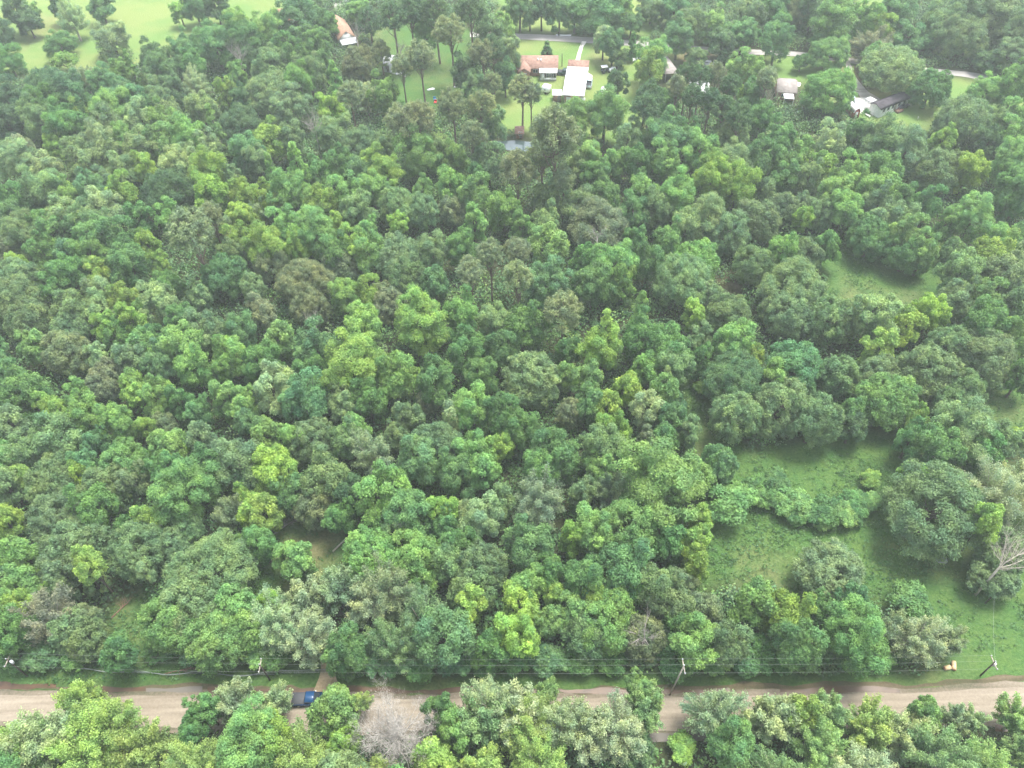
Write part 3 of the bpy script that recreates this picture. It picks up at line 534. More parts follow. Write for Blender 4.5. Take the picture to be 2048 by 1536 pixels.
def direction(dx, dy):
    a = math.degrees(math.atan2(-dy, dx)) % 360
    return ['right of', 'upper right of', 'above', 'upper left of', 'left of', 'lower left of', 'below', 'lower right of'][int(((a + 22.5) % 360) // 45)]
marks = [(MARK[t['key']][0], t['x'], t['y'], t) for t in PLACED if t['key'] in MARK] + [(n, x, y, None) for n, (x, y) in PLACES.items()]
RANK = ['nearest', 'second nearest', 'third nearest', 'fourth nearest', 'fifth nearest', 'sixth nearest', 'seventh nearest', 'eighth nearest', 'ninth nearest', 'tenth nearest']
table = {}
for mk in marks:
    for t in PLACED:
        if t is mk[3]: continue
        dx, dy = t['x'] - mk[1], t['y'] - mk[2]
        table.setdefault((mk[0], direction(dx, dy), t['k'], t['t']), []).append((math.hypot(dx, dy), id(t), t))
best = {}
for (mn, dr, k, c), L in table.items():
    L.sort(key=lambda q: q[0])
    for r, (dist, _, t) in enumerate(L[:10]):
        sc = r * 75 + dist
        if id(t) not in best or sc < best[id(t)][0]: best[id(t)] = (sc, r, dr, mn)
for t in PLACED:
    if t['key'] in MARK: lab = MARK[t['key']][1]
    else:
        _, r, dr, mn = best[id(t)]
        rk = '' if r == 0 else RANK[r] + ' '
        lab = f"{CWORD[t['t']]} {KWORD[t['k']]}, " + (f"the nearest such {dr} {mn}" if r == 0 else f"{RANK[r]} such {dr} {mn}")
    tag(t['o'], lab, KCAT[t['k']], KGROUP[t['k']])
# ---------------------------------------------------------------- ground
def axis(lo, hi, step, far):
    core = np.arange(lo, hi + 1e-6, step); out = [core]
    a = hi; s = step; up = []
    while a < far: s *= 1.35; a += s; up.append(a)
    a = lo; s = step; dn = []
    while a > -far: s *= 1.35; a -= s; dn.append(a)
    return np.concatenate([np.array(dn[::-1]), core, np.array(up)])
GX = axis(-215, 215, 0.8, 1150); GY = axis(18, 345, 0.7, 1150)
XX, YY = np.meshgrid(GX, GY)
GP = np.stack([XX.ravel(), YY.ravel(), np.zeros(XX.size)], -1)

def vnoise(x, y, sc, seed):
    """value noise"""
    rng = np.random.default_rng(seed); T = rng.random((256, 256)); u = x / sc; v = y / sc
    i = np.floor(u).astype(int); j = np.floor(v).astype(int); fu = u - i; fv = v - j
    fu = fu * fu * (3 - 2 * fu); fv = fv * fv * (3 - 2 * fv)
    g = lambda a, b: T[a % 256, b % 256]
    return (g(i, j) * (1 - fu) + g(i + 1, j) * fu) * (1 - fv) + (g(i, j + 1) * (1 - fu) + g(i + 1, j + 1) * fu) * fv
def fbm(x, y, sc, seed): return sum(vnoise(x, y, sc / 2 ** k, seed + k) * 0.5 ** (k + 1) for k in range(4)) / 0.9375

def in_poly(pts, poly):
    x, y = pts[:, 0], pts[:, 1]; c = np.zeros(len(x), bool); n = len(poly)
    for i in range(n):
        x1, y1 = poly[i]; x2, y2 = poly[(i + 1) % n]
        if y1 == y2: continue
        k = ((y1 > y) != (y2 > y)) & (x < (x2 - x1) * (y - y1) / (y2 - y1) + x1); c ^= k
    return c
def soft_poly(P, poly, soft=1.6, warp=2.2):
    """0..1 mask of a polygon given by photo pixels, on the ground, with a ragged soft edge"""
    w = [(gp(a, b).x, gp(a, b).y) for a, b in poly]
    X = P[:, 0] + warp * (fbm(P[:, 0], P[:, 1], 5, 5) - 0.5) * 2; Y = P[:, 1] + warp * (fbm(P[:, 0], P[:, 1], 5, 9) - 0.5) * 2
    Q = np.stack([X, Y], -1); d = np.full(len(P), 1e9); ins = in_poly(Q, w); n = len(w)
    for i in range(n):
        a = np.array(w[i]); b = np.array(w[(i + 1) % n]); ab = b - a
        t = np.clip(((Q - a) @ ab) / (ab @ ab + 1e-9), 0, 1); d = np.minimum(d, np.linalg.norm(Q - a - t[:, None] * ab, axis=1))
    d = np.where(ins, d, -d); return np.clip(0.5 + d / soft * 0.5, 0, 1)

GRASS = [  # dense green weeds and pasture
 [(1360, 700), (1420, 745), (1420, 860), (1500, 900), (1700, 860), (1800, 850), (1900, 940), (2100, 930), (2100, 1395), (1860, 1390), (1880, 1325), (1900, 1290), (1850, 1255), (1760, 1205), (1640, 1215), (1500, 1185), (1370, 1175), (1400, 1020), (1360, 900)],
 [(1985, 750), (2100, 760), (2100, 910), (1990, 880), (1950, 800)],
 [(1630, 500), (1900, 480), (1905, 660), (1650, 610)],
 [(-60, 1318), (300, 1318), (690, 1326), (1200, 1334), (1860, 1334), (2100, 1300), (2100, 1400), (-60, 1380)],
 [(205, 1230), (320, 1140), (330, 1320), (215, 1320)],
 [(700, 20), (940, 60), (950, 220), (772, 215), (760, 110)],
 [(480, 1200), (520, 1080), (570, 1030), (770, 990), (800, 1050), (650, 1170)]]
LAWN = [   # bright mown or yellow-green grass far off
 [(-60, -60), (600, -60), (570, 45), (400, 62), (350, 110), (250, 135), (120, 160), (-60, 175)],
 [(1010, 78), (1400, 84), (1310, 150), (1275, 290), (960, 260), (1010, 160)],
 [(1530, 108), (1720, 118), (1680, 175), (1530, 165)], [(1640, 200), (1700, 240), (1850, 260), (1900, 230), (2100, 250), (2100, 190), (1990, 168), (1840, 142), (1780, 170), (1700, 190)],
 [(980, -60), (1330, -60), (1330, 70), (1000, 62)], [(1700, -40), (1800, -40), (1790, 60), (1725, 45)]]
SOIL = [   # bare reddish earth and dry thatch
 ([(1500, 1110), (1580, 1130), (1580, 1200), (1500, 1180)], .5), ([(1780, 1060), (1940, 1085), (1960, 1150), (1900, 1160), (1780, 1110)], .35), ([(1360, 860), (1400, 870), (1420, 960), (1370, 960)], .45),
 ([(560, 1060), (770, 1020), (700, 1110), (600, 1150)], .75), ([(1690, 560), (1880, 600), (1890, 640), (1700, 620)], .4), ([(770, 1330), (890, 1330), (880, 1368), (780, 1370)], .4),
 ([(1860, 1310), (1930, 1320), (1900, 1375), (1830, 1380)], .35), ([(1205, 300), (1250, 300), (1250, 350), (1200, 340)], .9), ([(1190, 100), (1240, 120), (1215, 140), (1175, 118)], .5),
 ([(780, 95), (880, 110), (870, 150), (800, 150)], .3), ([(830, 130), (930, 135), (920, 180), (840, 172)], .2), ([(1320, 95), (1420, 95), (1420, 130), (1330, 130)], .6), ([(1640, 130), (1720, 130), (1800, 190), (1790, 210), (1700, 180)], .6),
 ([(1990, 790), (2060, 800), (2040, 850), (1990, 840)], .3), ([(1425, 545), (1500, 545), (1490, 640), (1440, 640)], .5), ([(700, 15), (780, 40), (780, 110), (720, 100)], .3), ([(230, 1190), (300, 1180), (290, 1290), (235, 1290)], .3),
 ([(60, 30), (140, 20), (110, 60), (40, 100)], .5), ([(1960, 1000), (2048, 1020), (2048, 1100), (1950, 1060)], .12)]
def ground_masks(P):
    g = np.zeros(len(P)); l = np.zeros(len(P)); s = np.zeros(len(P))
    for q in GRASS: g = np.maximum(g, soft_poly(P, q, 2.5, 2.5))
    for q in LAWN: l = np.maximum(l, soft_poly(P, q, 3.0, 3.0))
    for q, a in SOIL: s = np.maximum(s, a * soft_poly(P, q, 4.0, 4.0))
    return g, l, s
core = (np.abs(GP[:, 0]) < 216) & (GP[:, 1] > 17) & (GP[:, 1] < 346)
gm = np.zeros(len(GP)); lm = np.zeros(len(GP)); sm = np.zeros(len(GP))
gm[core], lm[core], sm[core] = ground_masks(GP[core])
far = ~core; gm[far] = 0.6
nx, ny = len(GX), len(GY)
idx = np.arange(nx * ny).reshape(ny, nx)
GF = np.stack([idx[:-1, :-1].ravel(), idx[:-1, 1:].ravel(), idx[1:, 1:].ravel(), idx[1:, :-1].ravel()], -1)

M_GROUND = bpy.data.materials.new('ground'); M_GROUND.use_nodes = True
def build_ground_mat():
    n = M_GROUND.node_tree; L = n.links; b = n.nodes['Principled BSDF']; b.inputs['Roughness'].default_value = 0.95; b.inputs['Specular IOR Level'].default_value = 0.1
    tc = n.nodes.new('ShaderNodeTexCoord')
    def noise(scale, detail=6, rough=0.6):
        q = n.nodes.new('ShaderNodeTexNoise'); q.inputs['Scale'].default_value = scale; q.inputs['Detail'].default_value = detail; q.inputs['Roughness'].default_value = rough
        L.new(tc.outputs['Object'], q.inputs['Vector']); return q
    def ramp(src, stops):
        r = n.nodes.new('ShaderNodeValToRGB'); e = r.color_ramp.elements
        while len(e) < len(stops): e.new(0.5)
        for i, (p, c) in enumerate(stops): e[i].position = p; e[i].color = (*c, 1)
        L.new(src, r.inputs[0]); return r
    def mix(f, a, b_, bt='MIX'):
        q = n.nodes.new('ShaderNodeMix'); q.data_type = 'RGBA'; q.blend_type = bt
        if isinstance(f, float): q.inputs[0].default_value = f
        else: L.new(f, q.inputs[0])
        L.new(a, q.inputs[6]); L.new(b_, q.inputs[7]); return q.outputs[2]
    at = n.nodes.new('ShaderNodeAttribute'); at.attribute_name = 'cover'; sp = n.nodes.new('ShaderNodeSeparateColor'); L.new(at.outputs['Color'], sp.inputs[0])
    fine = noise(2.2, 8, 0.7); mid = noise(0.25, 5); big = noise(0.05, 3)
    litter = ramp(fine.outputs[0], [(0.3, (.022, .028, .014)), (0.55, (.042, .052, .022)), (0.75, (.085, .070, .042))])
    grass = ramp(fine.outputs[0], [(0.32, (.030, .078, .022)), (0.5, (.048, .113, .030)), (0.72, (.080, .150, .044))])
    gdry = ramp(mid.outputs[0], [(0.35, (1, 1, 1)), (0.7, (1.5, 1.15, 1.05))])
    lawn = ramp(fine.outputs[0], [(0.3, (.105, .160, .046)), (0.7, (.155, .215, .070))])
    lgreen = ramp(big.outputs[0], [(0.4, (.85, 1.0, .9)), (0.6, (1.2, 1.08, 1.1))])
    soil = ramp(fine.outputs[0], [(0.3, (.17, .105, .070)), (0.7, (.31, .215, .150))])
    c = mix(sp.outputs[0], litter.outputs[0], mix(1.0, grass.outputs[0], gdry.outputs[0], 'MULTIPLY'))
    c = mix(sp.outputs[1], c, mix(1.0, lawn.outputs[0], lgreen.outputs[0], 'MULTIPLY'))
    # bare patches break up with the noise
    ms = n.nodes.new('ShaderNodeMath'); ms.operation = 'MULTIPLY_ADD'; L.new(mid.outputs[0], ms.inputs[0]); ms.inputs[1].default_value = 1.6; ms.inputs[2].default_value = -0.35
    m2 = n.nodes.new('ShaderNodeMath'); m2.operation = 'MULTIPLY'; m2.use_clamp = True; L.new(ms.outputs[0], m2.inputs[0]); L.new(sp.outputs[2], m2.inputs[1])
    c = mix(m2.outputs[0], c, soil.outputs[0]); L.new(c, b.inputs['Base Color'])
    bp = n.nodes.new('ShaderNodeBump'); bp.inputs['Strength'].default_value = 0.9; bp.inputs['Distance'].default_value = 0.35
    L.new(fine.outputs[0], bp.inputs['Height']); L.new(bp.outputs[0], b.inputs['Normal'])
build_ground_mat()
cov = np.stack([gm, lm, sm, np.ones(len(GP))], -1)
me = np_mesh('ground', GP, GF, [M_GROUND], {'cover': ('POINT', 'FLOAT_COLOR', cov)})
o = bpy.data.objects.new('ground', me); COL.objects.link(o); tag(o, kind='structure')

# ---------------------------------------------------------------- roads, tracks, ditch, pond
def strip_mesh(name, left, right, z, m, step=1.5, rag=0.35, seed=3):
    """ribbon between two pixel polylines lying on the ground, with ragged edges"""
    def res(poly, n):
        P = np.array([[gp(a, b).x, gp(a, b).y] for a, b in poly]); d = np.r_[0, np.cumsum(np.linalg.norm(np.diff(P, axis=0), axis=1))]
        t = np.linspace(0, d[-1], n); return np.stack([np.interp(t, d, P[:, 0]), np.interp(t, d, P[:, 1])], -1), d[-1]
    _, ln = res(left, 2); n = max(4, int(ln / step)); A, _ = res(left, n); B, _ = res(right, n); rng = np.random.default_rng(seed)
    D = unit(A - B); nz = lambda k: (fbm(A[:, 0] + k * 50, A[:, 1], 3.0, 40 + k) - 0.5) * 2
    A = A + D * (nz(1) * rag)[:, None]; B = B - D * (nz(2) * rag)[:, None]; K = 5
    V = np.concatenate([np.c_[A * (1 - t) + B * t, np.full(n, z)] for t in np.linspace(0, 1, K)]); F = []
    for k in range(K - 1):
        for i in range(n - 1): F.append([k * n + i, (k + 1) * n + i, (k + 1) * n + i + 1, k * n + i + 1])
    F = np.array(F); me = np_mesh(name, V, F, [m])
    p0, p1, p2 = V[F[0][0]], V[F[0][1]], V[F[0][2]]
    if np.cross(p1 - p0, p2 - p0)[2] < 0: me.flip_normals()
    o = bpy.data.objects.new(name, me); COL.objects.link(o); return o

def road_mat(name, c1, c2, c3, along=0.9):
    M = bpy.data.materials.new(name); M.use_nodes = True; n = M.node_tree; L = n.links; b = n.nodes['Principled BSDF']; b.inputs['Roughness'].default_value = 0.95; b.inputs['Specular IOR Level'].default_value = 0.1
    tc = n.nodes.new('ShaderNodeTexCoord'); mp = n.nodes.new('ShaderNodeMapping'); mp.inputs['Scale'].default_value = (0.05, along, 1); L.new(tc.outputs['Object'], mp.inputs[0])
    a = n.nodes.new('ShaderNodeTexNoise'); a.inputs['Scale'].default_value = 1.6; a.inputs['Detail'].default_value = 4; L.new(mp.outputs[0], a.inputs['Vector'])
    f = n.nodes.new('ShaderNodeTexNoise'); f.inputs['Scale'].default_value = 2.5; f.inputs['Detail'].default_value = 9; f.inputs['Roughness'].default_value = 0.8; L.new(tc.outputs['Object'], f.inputs['Vector'])
    ad = n.nodes.new('ShaderNodeMath'); ad.operation = 'ADD'; L.new(a.outputs[0], ad.inputs[0]); L.new(f.outputs[0], ad.inputs[1]); ml = n.nodes.new('ShaderNodeMath'); ml.operation = 'MULTIPLY'; ml.inputs[1].default_value = 0.5; L.new(ad.outputs[0], ml.inputs[0])
    r = n.nodes.new('ShaderNodeValToRGB'); e = r.color_ramp.elements; e.new(0.5)
    for i, (p, c) in enumerate(((0.36, c1), (0.5, c2), (0.64, c3))): e[i].position = p; e[i].color = (*c, 1)
    L.new(ml.outputs[0], r.inputs[0]); L.new(r.outputs[0], b.inputs['Base Color'])
    bp = n.nodes.new('ShaderNodeBump'); bp.inputs['Strength'].default_value = 0.5; bp.inputs['Distance'].default_value = 0.08; L.new(f.outputs[0], bp.inputs['Height']); L.new(bp.outputs[0], b.inputs['Normal'])
    return M
M_GRAVEL = road_mat('gravel', (.155, .130, .098), (.208, .178, .138), (.262, .228, .178))
M_SHOULD = road_mat('gravel_shoulder', (.06, .066, .036), (.135, .115, .085), (.21, .18, .14), 0.4)
M_ASPH = road_mat('old_asphalt', (.20, .19, .18), (.28, .265, .25), (.34, .32, .30), 0.2)
M_CHALK = road_mat('white_gravel', (.50, .47, .42), (.68, .65, .60), (.80, .78, .74), 0.4)
M_TRACK = road_mat('chip_track', (.09, .10, .045), (.21, .165, .10), (.31, .25, .165), 0.4)
M_DIRT = road_mat('dirt', (.26, .23, .20), (.38, .35, .31), (.50, .47, .43), 0.4)
M_MUDW = mat('muddy_water', (.070, .040, .022), 0.4, 0.25, 0.6, spec=0.3)
M_PUDDLE = mat('puddle_water', (.105, .095, .08), 0.6, spec=0.3)
M_POND = mat('pond_water', (.05, .075, .075), 0.04, spec=1.0)

top_r = [(-80, 1388), (0, 1390), (250, 1392), (560, 1396), (1000, 1398), (1400, 1394), (1800, 1386), (2130, 1370)]
bot_r = [(-80, 1440), (0, 1443), (250, 1452), (560, 1462), (1000, 1462), (1400, 1462), (1800, 1456), (2130, 1436)]
tag(strip_mesh('road_shoulder', [(x, y - 11) for x, y in top_r], [(x, y + 10) for x, y in bot_r], 0.03, M_SHOULD, rag=0.7), kind='structure')
tag(strip_mesh('gravel_road', top_r, bot_r, 0.05, M_GRAVEL, rag=0.3, seed=5), kind='structure')
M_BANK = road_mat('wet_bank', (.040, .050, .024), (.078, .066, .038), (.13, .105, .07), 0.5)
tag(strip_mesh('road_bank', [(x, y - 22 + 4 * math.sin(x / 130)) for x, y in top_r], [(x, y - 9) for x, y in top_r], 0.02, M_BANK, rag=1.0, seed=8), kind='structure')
def ditch(a, b, y0, y1, m, name, z=0.045, rag=0.35):
    xs = np.linspace(a, b, 8); return tag(strip_mesh(name, [(x, y0 + 2 * math.sin(x / 40)) for x in xs], [(x, y1 + 1.5 * math.sin(x / 33 + 1)) for x in xs], z, m, 0.8, rag), kind='structure')
ditch(-60, 112, 1365, 1378, M_MUDW, 'ditch_water'); ditch(190, 292, 1374, 1383, M_MUDW, 'ditch_water'); ditch(292, 405, 1376, 1385, M_PUDDLE, 'ditch_water')
ditch(415, 628, 1376, 1385, M_MUDW, 'ditch_water'); ditch(672, 960, 1377, 1384, M_MUDW, 'ditch_water', rag=0.5); ditch(1060, 1260, 1378, 1387, M_MUDW, 'ditch_water', rag=0.5)
ditch(1310, 1460, 1378, 1387, M_MUDW, 'ditch_water', rag=0.5); ditch(1560, 1800, 1376, 1385, M_MUDW, 'ditch_water', rag=0.5)
ditch(1190, 1420, 1466, 1484, M_PUDDLE, 'puddle'); ditch(1480, 1540, 1463, 1472, M_PUDDLE, 'puddle', rag=0.2)
ditch(1990, 2110, 1452, 1462, M_MUDW, 'puddle')
tag(strip_mesh('track', [(626, 1382), (638, 1352), (641, 1330), (645, 1312), (648, 1290)], [(682, 1382), (670, 1352), (664, 1330), (660, 1312), (657, 1290)], 0.06, M_TRACK, 0.6, 0.6), kind='structure')
tag(strip_mesh('track_mouth', [(622, 1388), (634, 1380)], [(692, 1388), (678, 1380)], 0.064, M_TRACK, 0.5, 0.5), kind='structure')
fr_t = [(940, 64), (1010, 66), (1100, 70), (1200, 76), (1300, 84), (1400, 93), (1480, 98), (1600, 104), (1700, 116), (1800, 130), (1850, 136), (1930, 143), (1990, 152), (2100, 175)]
fr_b = [(940, 74), (1010, 77), (1100, 82), (1200, 88), (1300, 94), (1400, 102), (1480, 108), (1600, 113), (1700, 127), (1800, 140), (1850, 145), (1930, 154), (1990, 166), (2100, 190)]
tag(strip_mesh('road', fr_t, fr_b, 0.05, M_ASPH, rag=0.15), kind='structure')
tag(strip_mesh('driveway', [(1163, 83), (1158, 95), (1153, 115), (1148, 128), (1138, 142), (1125, 146), (1128, 152)], [(1173, 83), (1166, 95), (1160, 118), (1160, 130), (1172, 143), (1186, 152), (1180, 162)], 0.06, M_CHALK, 1.0, 0.3), kind='structure')
tag(strip_mesh('driveway_verge', [(1163.6, 86), (1159.6, 97), (1156, 112)], [(1164.6, 86), (1161, 97), (1157.2, 112)], 0.075, M_TRACK, 1.0, 0.1), kind='structure')
tag(strip_mesh('driveway', [(1515, 152), (1560, 158), (1602, 166)], [(1515, 163), (1555, 170), (1600, 173)], 0.06, M_CHALK, 1.0, 0.3), kind='structure')
tag(strip_mesh('dirt_yard', [(1688, 118), (1694, 150), (1712, 185), (1735, 215), (1745, 232)], [(1700, 118), (1706, 150), (1738, 185), (1770, 205), (1775, 212)], 0.06, M_DIRT, 1.0, 0.6), kind='structure')
tag(strip_mesh('dirt_yard', [(1685, 196), (1690, 212), (1700, 228)], [(1735, 196), (1750, 212), (1755, 226)], 0.07, M_CHALK, 1.0, 0.8), kind='structure')
tag(strip_mesh('driveway', [(672, -10), (668, 10), (672, 22)], [(690, -10), (702, 8), (700, 22)], 0.06, M_ASPH, 1.0, 0.3), kind='structure')
tag(strip_mesh('pond', [(990, 284), (1020, 281), (1060, 283), (1090, 290)], [(990, 297), (1020, 302), (1060, 303), (1092, 302)], 0.05, M_POND, 1.0, 0.6), kind='structure')
tag(strip_mesh('puddle', [(1112, 69), (1142, 69.5)], [(1112, 72), (1142, 72.5)], 0.07, M_POND, 0.6, 0.3), kind='structure')

# ---------------------------------------------------------------- undergrowth and field weeds
def stuff_clumps():
    rng = np.random.default_rng(77); V0 = []; T0 = []; A0 = []; 
    # forest floor bushes
    N = 9500; px = rng.uniform(-90, 2138, N * 2); d = rng.uniform(30, 300, N * 2)
    e = rng.random(N * 2)  # area-uniform sampling in world space
    X = rng.uniform(-200, 200, 30000); Y = rng.uniform(28, 305, 30000); P = np.stack([X, Y, 0 * X], -1); q = proj(P)
    ok = (q[:, 0] > -60) & (q[:, 0] < 2110) & (q[:, 1] > -40) & (q[:, 1] < 1620); P = P[ok]
    g, l, s = ground_masks(P); q = proj(P)
    road = ((q[:, 1] > 1345) & (q[:, 1] < 1482)) | ((np.abs(q[:, 0] - 652) < 22) & (q[:, 1] > 1295) & (q[:, 1] <= 1400))
    fr = np.interp(q[:, 0], [p[0] for p in fr_t], [p[1] for p in fr_t]); road |= (q[:, 0] > 950) & (np.abs(q[:, 1] - fr - 6) < 12)
    pond = (np.abs(q[:, 0] - 1040) < 62) & (np.abs(q[:, 1] - 294) < 24)
    yard = (q[:, 0] > 772) & (q[:, 0] < 940) & (q[:, 1] > 95) & (q[:, 1] < 215); yard |= (q[:, 0] > 672) & (q[:, 0] < 722) & (q[:, 1] > 50) & (q[:, 1] < 100); yard |= (q[:, 0] > 1300) & (q[:, 0] < 1620) & (q[:, 1] > 110) & (q[:, 1] < 215)
    keep = (g < 0.35) & (l < 0.35) & (s < 0.3) & ~road & ~pond & ~yard; P = P[keep]; n = len(P)
    R = rng.uniform(1.0, 2.8, n); Hh = R * rng.uniform(0.6, 1.1, n) + (rng.random(n) < 0.35) * rng.uniform(0.5, 3.5, n)
    cols = np.array([TINT['d'], TINT['g'], TINT['G'], TINT['l'], TINT['g'], TINT['d'], TINT['b']]) * 0.8; ci = cols[rng.integers(0, len(cols), n)]
    k = 62; ii = np.repeat(np.arange(n), k); m = len(ii); dd = sph(rng, m, 0.0, 1.0)
    pts = P[ii] + dd * rng.uniform(0.6, 1.05, m)[:, None] * np.stack([R[ii], R[ii], Hh[ii]], -1); pts[:, 2] += 0.1
    Nn = dd * 0.5 + np.array([0, 0, 0.5]) + 0.6 * rng.normal(size=(m, 3))
    V, F = leaf_quads(pts, Nn, 0.27, 0.17, rng)
    lv = np.clip(rng.normal(0.45, 0.15, n)[ii] + rng.normal(0, 0.1, m), 0, 1)
    me = np_mesh('undergrowth', V, F, [M_UNDER], {'leafvar': ('FACE', 'FLOAT', lv), 'tint': ('FACE', 'FLOAT_COLOR', np.c_[ci[ii], np.ones(m)])})
    o = bpy.data.objects.new('undergrowth', me); COL.objects.link(o)
    tag(o, 'tangled green undergrowth filling the forest floor between the trees', 'undergrowth', kind='stuff')
    # weeds and tall grass on the near fields and the verge
    X = rng.uniform(-120, 175, 150000); Y = rng.uniform(48, 185, 150000); P = np.stack([X, Y, 0 * X], -1); q = proj(P)
    ok = (q[:, 0] > -60) & (q[:, 0] < 2110) & (q[:, 1] > 480) & (q[:, 1] < 1385); P = P[ok]; g, l, s = ground_masks(P)
    dens = 0.12 + 0.88 * np.clip((fbm(P[:, 0], P[:, 1], 9, 61) - 0.42) * 5, 0, 1); keep = (g > 0.6) & (rng.random(len(P)) > s * 1.6) & (rng.random(len(P)) < dens)
    P = P[keep]; q = proj(P); trk = (q[:, 1] > 1290) & (np.abs(q[:, 0] - 655) < 8 + (q[:, 1] - 1290) * 0.25); P = P[~trk]; n = len(P); k = 5
    ii = np.repeat(np.arange(n), k); m = len(ii); hgt = 0.15 + 0.4 * rng.random(n) ** 2 + 0.55 * (fbm(P[:, 0], P[:, 1], 3.0, 91) > 0.62)
    pts = P[ii] + np.stack([rng.normal(0, 0.22, m), rng.normal(0, 0.22, m), hgt[ii] * rng.uniform(0.5, 1.2, m)], -1)
    V, F = leaf_quads(pts, np.array([0, 0, 0.8]) + 0.6 * rng.normal(size=(m, 3)), 0.19, 0.10, rng)
    cols = np.array([(.050, .122, .032), (.062, .138, .038), (.085, .162, .052), (.054, .126, .040)]); ci = cols[rng.integers(0, 4, n)]
    lv = np.clip(rng.normal(0.5, 0.12, n)[ii] + rng.normal(0, 0.1, m), 0, 1)
    me = np_mesh('tall_grass', V, F, [M_UNDER], {'leafvar': ('FACE', 'FLOAT', lv), 'tint': ('FACE', 'FLOAT_COLOR', np.c_[ci[ii], np.ones(m)])})
    o = bpy.data.objects.new('tall_grass', me); COL.objects.link(o)
    tag(o, 'knee-high weeds and grass growing across the near fields and road verge', 'grass', kind='stuff')
stuff_clumps()
# ---------------------------------------------------------------- built things
M_PAINTW = mat('white_paint', (.62, .62, .60), 0.6, 0.04, 1.0)
M_WMETAL = mat('white_metal_roof', (.66, .67, .68), 0.4, 0.06, 0.6, spec=0.5)
M_GMETAL = mat('grey_metal', (.30, .30, .31), 0.5, 0.12, 2.0, spec=0.5)
M_BRICK = mat('brick', (.27, .15, .11), 0.9, 0.25, 4.0)
M_SHING = mat('brown_shingles', (.25, .155, .12), 0.95, 0.22, 1.3, bump=0.3)
M_TERRA = mat('terracotta_roof', (.30, .185, .130), 0.95, 0.2, 1.5, bump=0.3)
M_GSHING = mat('grey_shingles', (.24, .215, .20), 0.95, 0.15, 1.0)
M_DSHING = mat('dark_shingles', (.055, .05, .058), 0.95, 0.3, 1.0, spec=0.1)
M_GLASS = mat('window_glass', (.03, .04, .05), 0.1, spec=0.8)
M_SIDING = mat('white_siding', (.62, .64, .62), 0.7, 0.10, 1.5)
M_DOORG = mat('grey_door', (.22, .2, .18), 0.7)
M_REDB = mat('red_barn_paint', (.27, .075, .06), 0.85, 0.2, 3.0)
M_RUBBER = mat('rubber', (.02, .02, .02), 0.8)
M_BLUE = mat('blue_paint', (.008, .045, .12), 0.25, spec=0.6)
M_BLACKP = mat('black_paint', (.018, .022, .028), 0.3, spec=0.6)
M_DGREEN = mat('dark_green_paint', (.025, .06, .062), 0.3, spec=0.6)
M_LBLUE = mat('pale_blue_paint', (.42, .55, .58), 0.3, spec=0.6)
M_WCAR = mat('white_car_paint', (.78, .79, .80), 0.25, spec=0.6)
M_VINYL = mat('tonneau_vinyl', (.035, .038, .045), 0.6)
M_LAMP = mat('red_lamp', (.5, .03, .02), 0.3)
M_CHROME = mat('chrome', (.6, .6, .6), 0.25, metal=0.8)
M_POLE = mat('creosote_pole', (.055, .042, .035), 0.9, 0.3, 4.0)
M_GPOLE = mat('weathered_pole', (.30, .27, .22), 0.9, 0.2, 4.0)
M_WIRE = mat('wire', (.26, .30, .26), 0.5, spec=0.5)
M_INSUL = mat('transformer_grey', (.52, .54, .56), 0.5)
M_GALV = mat('galvanised', (.27, .30, .30), 0.45, 0.1, 2.0, spec=0.5)
M_TAN = mat('tan_bark', (.55, .40, .22), 0.85, 0.12, 3.0)
M_CUT = mat('cut_wood', (.42, .19, .10), 0.8, 0.15, 6.0)
M_TEAL = mat('teal_plastic', (.05, .20, .34), 0.5)
M_RED = mat('red_plastic', (.5, .04, .04), 0.5)
M_BROWNW = mat('brown_branch', (.20, .12, .085), 0.9, 0.2, 3.0)

def frame_at(A, B, away=True):
    """matrix with origin at A on the ground, +x towards B, +y away from the viewer"""
    A = gp(*A); B = gp(*B); x = (B - A).normalized(); y = Vector((-x.y, x.x, 0))
    if (y.y < 0) == away: y = -y
    M = Matrix(((x.x, y.x, 0, A.x), (x.y, y.y, 0, A.y), (0, 0, 1, 0), (0, 0, 0, 1))); return M, (B - A).length

def thing(name, label, cat, M, group=None):
    o = bpy.data.objects.new(name, None); COL.objects.link(o); o.matrix_world = M; o.empty_display_size = 0.5
    return tag(o, label, cat, group)

def gable_roof(x0, x1, y0, y1, ze, zr, t=0.14, over=0.35):
    """gable roof with the ridge along x, both slopes thick, returned as MB"""
    b = MB(); ym = (y0 + y1) / 2; s = (zr - ze) / (ym - y0); y0o, y1o = y0 - over, y1 + over; zo = ze - s * over
    prof = [(y0o, zo), (ym, zr), (y1o, zo), (y1o, zo + t), (ym, zr + t * 1.15), (y0o, zo + t)]
    n = 6; vs = [(x0 - over, y, z) for y, z in prof] + [(x1 + over, y, z) for y, z in prof]
    fs = [[0, 5, 4, 1], [1, 4, 3, 2], [6, 7, 10, 11], [7, 8, 9, 10]] + [[i, (i + 1) % n, n + (i + 1) % n, n + i] for i in range(n)]
    return b.add(vs, fs)

def gable_walls(x0, x1, y0, y1, h, zr):
    b = MB(); ym = (y0 + y1) / 2
    vs = [(x0, y0, 0), (x1, y0, 0), (x1, y1, 0), (x0, y1, 0), (x0, y0, h), (x1, y0, h), (x1, y1, h), (x0, y1, h), (x0, ym, zr - .02), (x1, ym, zr - .02)]
    return b.add(vs, [[0, 1, 5, 4], [2, 3, 7, 6], [1, 2, 6, 9, 5], [3, 0, 4, 8, 7]])

